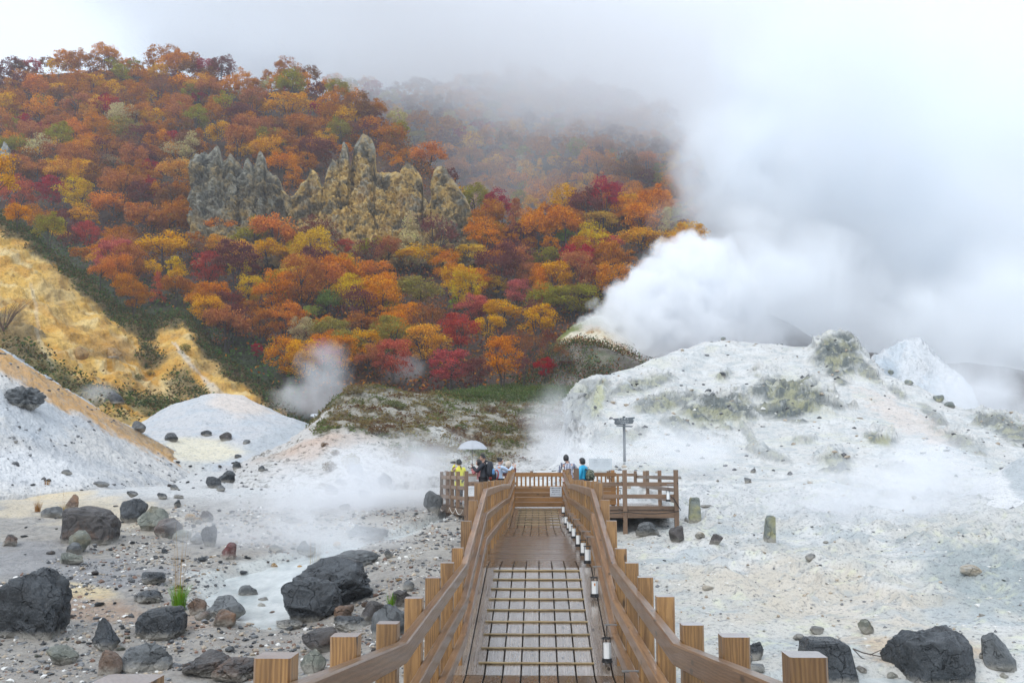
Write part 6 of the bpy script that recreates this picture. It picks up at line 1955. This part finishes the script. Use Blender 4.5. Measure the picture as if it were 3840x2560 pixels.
# umbrella
ub = empty("umbrella", local(L2, R(82), (-.13, .36, 0))); tag(ub, "translucent white umbrella with a dark crook handle held over the man", "umbrella")
clear = NT("clear_vinyl")
tb_ = clear.n("BsdfTransparent", Color=(.93, .95, .98, 1)); db_ = clear.n("BsdfPrincipled", Base_Color=(.80, .84, .90, 1), Roughness=.25); tr_ = clear.n("BsdfTranslucent", Color=(.82, .86, .92, 1))
m1 = clear.n("MixShader", i0=.5, i1=db_, i2=tr_); m2 = clear.n("MixShader", i0=.66, i1=tb_, i2=m1); clear.t.links.new(m2.outputs[0], clear.out.inputs[0])
zt = 2.14; RU = .50
V = []; F = []; nr_, na = 9, 48
for i in range(nr_):
    t = i / (nr_ - 1); 
    for j in range(na):
        a = 2 * math.pi * j / na; sc = 1 - .055 * t * (1 - abs(math.cos(4 * a)))
        rr_ = RU * math.sin(t * 1.22) / math.sin(1.22) * sc
        V.append((rr_ * math.cos(a), rr_ * math.sin(a), zt - .30 * (1 - math.cos(t * 1.5)) / (1 - math.cos(1.5)) + .012 * t * (1 - abs(math.cos(4 * a)))))
for i in range(nr_ - 1):
    for j in range(na): F.append((i*na + j, (i+1)*na + j, (i+1)*na + (j+1) % na, i*na + (j+1) % na))
MB().raw(V, F).build("canopy", clear.mat, ub, True)
mb = MB()
for j in range(8):
    a = 2 * math.pi * j / 8
    mb.tube([(RU * math.sin(t * 1.22 / 6) / math.sin(1.22) * math.cos(a), RU * math.sin(t * 1.22 / 6) / math.sin(1.22) * math.sin(a), zt - .006 - .30 * (1 - math.cos(t / 6 * 1.5)) / (1 - math.cos(1.5))) for t in range(7)], .003, 4)
mb.build("ribs", steel, ub)
mb = MB(); mb.tube([(0, 0, 1.36), (0, 0, zt + .07)], .007, 8); mb.build("shaft", iron, ub)
mb = MB(); mb.tube([(0, 0, 1.40), (0, 0, 1.30)] + [(-.065 * (1 - math.cos(t * .35)), 0, 1.28 - .065 * math.sin(t * .35)) for t in range(1, 10)], .013, 8); mb.build("handle", iron, ub)

# 3 woman half hidden behind the man
L3 = spot(1799, 33.75)
person("woman in a red plaid shirt half hidden behind the man under the umbrella", L3, R(70), 1.56,
    [((-.14, .08, .66), (-.10, .14, .77), (.2, .3, .9), 1.0), DR], redpl.mat, white_m, "bob", female=True, coat=.44)

# 4 woman in denim jacket with a bun, facing right
L4 = spot(1873, 34.0)
o4, hd, M, U = person("woman with a black hair bun and light denim jacket, one arm raised", L4, R(-62), 1.62,
    [((-.14, .14, .68), (-.05, .27, .70), (.2, .9, .3), .4), ((.13, .16, .70), (.07, .27, .80), (0, .4, .9), .3)], denim_m, black_m, "bun", female=True, coat=.44)
backpack("small black and red backpack worn by the woman in the denim jacket", local(L4, R(-40), (-.10, -.25, .98)), R(-55), .32, .2, .36, black_m, simple_mat("red_strap", (.42, .06, .05), .6), simple_mat("red_pocket", (.32, .05, .04), .6))
# 5 person with beige headscarf
L5 = spot(1905, 34.6)
o5, hd, M, U = person("person with a beige headscarf and dark red coat beside the woman in denim", L5, R(-20), 1.50,
    [((-.13, .10, .66), (-.06, .16, .74), (.2, .3, .9), .8), ((.14, .08, .70), (.12, .14, .84), (0, .2, 1), .4)], simple_mat("dark_red_coat", (.11, .03, .03), .8), black_m, None, female=True)
D, F = ico(4); kk = (D[:, 2] > -.85) & ~((D[:, 1] > .5) & (D[:, 2] < .35) & (np.abs(D[:, 0]) < .7)); f = F[kk[F].all(1)]; P = D * [.102, .122, .135] * (1 + .06 * fbm(D, 3, 3)[:, None]); n = len(P)
me = np_mesh("headscarf", np.concatenate([P, P * .93]) @ M.T + np.array(hd), np.concatenate([f, f[:, ::-1] + n]), True); me.materials.append(beige_m); link_mesh("headscarf", me, None, o5)

# 6 person in checked shirt by the gate
L6 = (1.00, 31.75, FZ)
person("person in a blue and white checked shirt leaning on the railing next to the gate", L6, R(12), 1.70,
    [((-.17, .06, .66), (-.16, .12, .54), (0, .6, -.8), .6), ((.17, .08, .66), (.15, .14, .56), (0, .8, -.5), .6)], chk.mat, jeans_m, "bob", lean=.10, side_lean=-.16, head_tilt=R(-14), coat=.45, bulk=1.05)
# 7 person in turquoise jacket
L7 = spot(2187, 32.6)
person("person in a turquoise hooded jacket with black bobbed hair looking down to the left", L7, R(58), 1.60,
    [DOWN, DR], turq_m, jeans_m, "bob", female=True, head_tilt=R(-14), coat=.44, bulk=1.12)
backpack("camouflage shoulder bag on the back of the person in turquoise", local(L7, R(58), (.03, -.24, 1.0)), R(50), .30, .2, .36, camo.mat, black_m)
# ------------------------------------------------------------------ steam, fog and haze
def steam_mat(name, dens, e_in, e_out, nscale, namp, detail=4, color=(.97, .98, 1.0), aniso=.0, warp=0.0, flat=0.0, step=1.0, blotch=0.0):
    m = NT(name)
    p = m.obj(); wp = m.pos()
    nz = m.noise(wp, nscale, detail, .58, warp)
    ln = m.n("VectorMath", {"operation": "LENGTH"}, i0=p).outputs[1]
    v = m.math("ADD", ln, m.math("MULTIPLY", m.math("SUBTRACT", .5, nz), namp))
    d = m.maprange(v, e_out, e_in, 0.0, 1.0, True)
    if blotch: d = m.math("MULTIPLY", d, m.maprange(m.noise(wp, blotch, 5, .6, .8), .38, .60, .30, 1.35, True))
    d = m.math("MULTIPLY", d, dens)
    vol = m.n("VolumePrincipled", Color=(*color, 1), Density=d, Anisotropy=aniso)
    m.t.links.new(vol.outputs[0], m.out.inputs[1])
    m.mat.cycles.volume_step_rate = step if hasattr(m.mat.cycles, "volume_step_rate") else 1
    return m.mat
def solid_steam(name, dens, color=(.98, .985, 1.0), aniso=0.0):
    m = NT(name)
    vol = m.n("VolumePrincipled", Color=(*color, 1), Density=dens, Anisotropy=aniso); m.t.links.new(vol.outputs[0], m.out.inputs[1])
    return m.mat
def puff(name, dx, dy, Y, rx, ry, rz, mat, label, rot=0.0, sub=3):
    D, F = ico(sub)
    P = D * (1 + .05 * fbm(D, 1.2, 2)[:, None])
    o = link_mesh(name, np_mesh(name, P, F, True), mat)
    o.location = Vector(at(np.float64(dx), np.float64(dy), Y)); o.scale = (rx, ry, rz); o.rotation_euler = (0, rot, 0)
    o.visible_shadow = True
    tag(o, label, "steam", kind="stuff"); return o

# the dense plume behind the white hill
PB = [(1450,790,4.6),(1540,790,5.2),(1640,790,5.6),(1400,775,2.6),(1480,728,3.9),(1570,715,4.6),(1655,700,4.2),(1520,672,3.4),(1600,645,4.0),(1560,612,2.7),(1625,598,2.6),(1592,572,1.9),(1445,700,2.0),(1455,632,.9)]
def metaball_steam(name, balls, Y, dens, lo, hi, label):
    m = NT(name); wp = m.pos()
    f = None; pts = []
    n1 = m.n("TexNoise", Vector=wp, Scale=.22, Detail=5.0, Roughness=.62)
    wpp = m.vmath("ADD", wp, m.vmath("MULTIPLY", m.vmath("SUBTRACT", n1.outputs["Color"], (.5, .5, .5)), (5.0, 5.0, 5.0)))
    for dx, dy, r in balls:
        r *= 1.18; c = at(np.float64(dx), np.float64(dy), Y + (r - 4) * .5)
        ds = m.n("VectorMath", {"operation": "DISTANCE"}, i0=wpp, i1=tuple(float(v) for v in c)).outputs["Value"]
        g = m.math("SUBTRACT", 1.0, m.math("DIVIDE", ds, r * 1.25))
        f = g if f is None else m.n("Math", {"operation": "SMOOTH_MAX"}, i0=f, i1=g, i2=.16).outputs[0]
        pts.append(ico(2)[0] * (r * 1.42) + c)
    n2 = m.noise(wp, .50, 6, .60)
    f = m.math("ADD", f, m.math("MULTIPLY", m.math("SUBTRACT", n2, .5), .95))
    # crisp where the steam is young, thin where it drifts off to the right
    sx = m.n("SeparateXYZ", i0=wp).outputs[0]
    xe = float(at(np.float64(1690), np.float64(700), Y)[0]); xs_ = float(at(np.float64(1590), np.float64(700), Y)[0])
    d = m.math("MULTIPLY", m.math("MULTIPLY", m.maprange(f, lo, hi, 0.0, 1.0, True), dens), m.maprange(sx, xs_, xe, 1.0, .3, True))
    vol = m.n("VolumePrincipled", Color=(.98, .988, 1.0, 1), Density=d); m.t.links.new(vol.outputs[0], m.out.inputs[1])
    m.mat.cycles.volume_step_rate = .28
    bm = bmesh.new()
    for p in np.concatenate(pts): bm.verts.new(p)
    r_ = bmesh.ops.convex_hull(bm, input=bm.verts[:])
    bmesh.ops.delete(bm, geom=[v for v in bm.verts if not v.link_faces], context="VERTS")
    bmesh.ops.recalc_face_normals(bm, faces=bm.faces[:])
    me = bpy.data.meshes.new(name); bm.to_mesh(me); bm.free(); me.materials.append(m.mat)
    o = link_mesh(name, me); tag(o, label, "steam", kind="stuff"); return o
metaball_steam("steam_plume", PB, 112.0, .70, .08, .27, "dense white billowing steam plume rising behind the white hill")

cl_soft = steam_mat("cloud_soft", .085, .15, .95, .038, 2.2, 5, warp=.6, color=(.945,.972,.997), blotch=.075)
cl_mid = steam_mat("cloud_mid", .15, .15, .95, .085, 2.0, 5, warp=.6, color=(.955,.977,.998), blotch=.10)
cl_dense = steam_mat("cloud_dense", .20, .25, .95, .075, 1.6, 5, warp=.6, color=(.968,.984,.999), blotch=.13)
puff("steam_cloud", 2080, 430, 150, 40, 36, 40, cl_soft, "vast pale steam cloud filling the upper right of the valley")
puff("steam_cloud", 1810, 715, 116, 14, 12, 11, cl_dense, "grey white steam bank above the saddle of the white hill")
puff("steam_cloud", 2270, 800, 112, 17, 13, 15, cl_dense, "bright steam rolling behind the far white pinnacle")
puff("steam_cloud", 1900, 260, 180, 34, 24, 30, cl_mid, "upper steam bank drifting across the misty slope")
puff("steam_cloud", 1715, 590, 128, 6.5, 5, 8, cl_dense, "small steam curl between the dense plume and the cloud bank")
puff("steam_cloud", 1725, 440, 172, 16, 12, 19, cl_dense, "thin bluish steam veil right of the wooded spur")

# low cloud on the hilltops: denser upward and to the right
def fog_mat():
    m = NT("hill_fog"); wp = m.pos()
    sx = m.n("SeparateXYZ", i0=wp)
    h = m.math("ADD", sx.outputs[2], m.math("MULTIPLY", sx.outputs[0], .42))
    nz = m.noise(wp, .022, 4, .55)
    h = m.math("ADD", h, m.math("MULTIPLY", m.math("SUBTRACT", nz, .5), 34.0))
    d = m.maprange(h, 95.0, 128.0, 0.0, .026, True)
    vol = m.n("VolumePrincipled", Color=(.985, .99, 1.0, 1), Density=d); m.t.links.new(vol.outputs[0], m.out.inputs[1]); return m.mat
xa, xb, ya, yb = -190, 330, 215, 520
fb = lambda x: 66 - .42 * x
ft = lambda x: 152 - .42 * x
V = [(xa, ya, fb(xa)), (xb, ya, fb(xb)), (xb, yb, fb(xb)), (xa, yb, fb(xa)), (xa, ya, ft(xa)), (xb, ya, ft(xb)), (xb, yb, ft(xb)), (xa, yb, ft(xa))]
fg = link_mesh("fog_bank", np_mesh("fog_bank", np.array(V, float), np.array([(0,3,2,1),(4,5,6,7),(0,1,5,4),(1,2,6,5),(2,3,7,6),(3,0,4,7)]), False), fog_mat())
tag(fg, "low white cloud lying on the wooded hilltops", "fog", kind="stuff")

puff("steam_cloud", 1570, 690, 116, 8.5, 5.5, 7.5, steam_mat("plume_veil", .16, .1, 1.0, .16, 1.9, 5, warp=.6, color=(.985,.993,1.0)), "soft veil of steam round the dense plume")
puff("fog_patch", 1180, 330, 245, 56, 24, 34, steam_mat("valley_mist", .011, .1, 1.0, .03, 1.3, 4, color=(.95,.975,1.0)), "bluish mist in the gap between the two wooded ridges")
puff("fog_patch", 430, 120, 300, 26, 14, 15, steam_mat("fog_patch", .07, .1, .95, .04, 1.6, 4), "thin cloud trailing behind the hilltop trees")
puff("fog_patch", 640, 165, 300, 26, 14, 12, bpy.data.materials["fog_patch"], "thin cloud in the dip of the skyline")
# thin wisps near the ground
wisp = steam_mat("wisp", .34, .1, .95, .35, 1.5, 4, warp=.4)
wisp_near = steam_mat("wisp_near", .62, .1, .95, .55, 1.5, 4, warp=.4)
WISPS = [(745,870,100,3.6,3,4.2,wisp,"wisp of steam rising in the notch left of the scrub mound"),(690,920,96,4.0,3,2.2,wisp,"thin steam at the foot of the dark slope"),
 (720,1180,34,3.4,2.4,1.2,wisp_near,"steam over the upper stream"),(590,1255,28,3.0,2.0,.9,wisp_near,"steam drifting over the milky water"),(790,1255,27,2.2,1.6,.8,wisp_near,"steam behind the black boulders"),
 (880,1150,35,3.6,2.4,1.5,wisp_near,"steam bank between stream and platform"),(1010,1070,44,3.2,2.2,1.5,wisp,"steam behind the left flank of the platform"),
 (1290,985,54,2.6,3,2.6,wisp,"steam in the gap between scrub mound and white hill"),(1330,1045,46,4.2,2.5,1.3,wisp,"low steam at the foot of the white hill"),
 (1990,1190,33,4.6,2.6,1.2,wisp_near,"steam creeping over the white ground"),(2130,1120,37,3.0,2.4,1.3,wisp_near,"steam in the hollow beside the white bank"),
 (225,905,78,1.8,2,1.2,wisp,"small puff of steam below the ochre face"),(930,850,108,3.0,2.5,2.2,wisp,"thin steam before the pinkish red tree"),
 (2250,930,80,6,5,4,wisp,"steam spilling round the white pinnacle"),(1560,1030,44,4.5,2.5,1.4,wisp,"thin steam before the no entry sign")]
for dx, dy, Y, rx, ry, rz_, mt, lb in WISPS: puff("steam_wisp", dx, dy - 12 * (mt is wisp_near), Y, rx, ry, rz_ * (1.7 if mt is wisp_near else 1.15), mt, lb)

# even haze in the whole valley
hz = NT("haze_air"); vol = hz.n("VolumePrincipled", Color=(.90, .94, 1.0, 1), Density=.00042, Anisotropy=.2); hz.t.links.new(vol.outputs[0], hz.out.inputs[1])
hb = MB(); me = bpy.data.meshes.new("haze")
x0, x1, y0, y1, z0, z1 = -1250, 1250, -60, 1650, -8.5, 345
me.from_pydata([(x0,y0,z0),(x1,y0,z0),(x1,y1,z0),(x0,y1,z0),(x0,y0,z1),(x1,y0,z1),(x1,y1,z1),(x0,y1,z1)], [], [(0,3,2,1),(4,5,6,7),(0,1,5,4),(1,2,6,5),(2,3,7,6),(3,0,4,7)])
me.materials.append(hz.mat); tag(link_mesh("haze", me), kind="stuff")

# ------------------------------------------------------------------ light
w = bpy.data.worlds.new("World"); scene.world = w; w.use_nodes = True
nt = w.node_tree; nt.nodes.clear()
EL, AZ = R(46), R(212)          # high sun veiled by cloud, behind the walker's left shoulder
sky = nt.nodes.new("ShaderNodeTexSky"); sky.sky_type = "NISHITA"; sky.sun_disc = False
sky.sun_elevation = EL; sky.sun_rotation = AZ; sky.air_density = 1.0; sky.dust_density = 1.0; sky.ozone_density = 1.0
hs = nt.nodes.new("ShaderNodeHueSaturation"); hs.inputs["Saturation"].default_value = .35; hs.inputs["Value"].default_value = 1.0
mxs = nt.nodes.new("ShaderNodeMix"); mxs.data_type = "RGBA"; mxs.inputs[0].default_value = .82      # even cloud cover
mxs.inputs[7].default_value = (5.7, 6.4, 7.3, 1)
bg = nt.nodes.new("ShaderNodeBackground"); bg.inputs["Strength"].default_value = .15
ow = nt.nodes.new("ShaderNodeOutputWorld")
nt.links.new(sky.outputs[0], hs.inputs["Color"]); nt.links.new(hs.outputs[0], mxs.inputs[6]); nt.links.new(mxs.outputs[2], bg.inputs[0]); nt.links.new(bg.outputs[0], ow.inputs[0])
sd = bpy.data.lights.new("sun", "SUN"); sd.energy = 1.25; sd.angle = R(30); sd.color = (1.0, .975, .94)
so = bpy.data.objects.new("sun", sd); COL.objects.link(so)
# direction towards the sun
sv = Vector((math.sin(AZ) * math.cos(EL), math.cos(AZ) * math.cos(EL), math.sin(EL)))
so.rotation_euler = (-sv).to_track_quat('-Z', 'Y').to_euler()

vs = scene.view_settings
vs.view_transform = "Standard"; vs.look = "None"; vs.gamma = 1.0; vs.exposure = EXPOSURE; vs.use_curve_mapping = False
cy = scene.cycles
cy.max_bounces = 18; cy.diffuse_bounces = 3; cy.glossy_bounces = 3; cy.transmission_bounces = 4; cy.transparent_max_bounces = 16
cy.volume_bounces = 14; cy.volume_step_rate = 1.0; cy.volume_preview_step_rate = 1.0; cy.volume_max_steps = 256
cy.use_denoising = True
try: cy.denoiser = "OPENIMAGEDENOISE"
except Exception: pass
cy.caustics_reflective = False; cy.caustics_refractive = False
cy.use_adaptive_sampling = True; cy.adaptive_threshold = .02
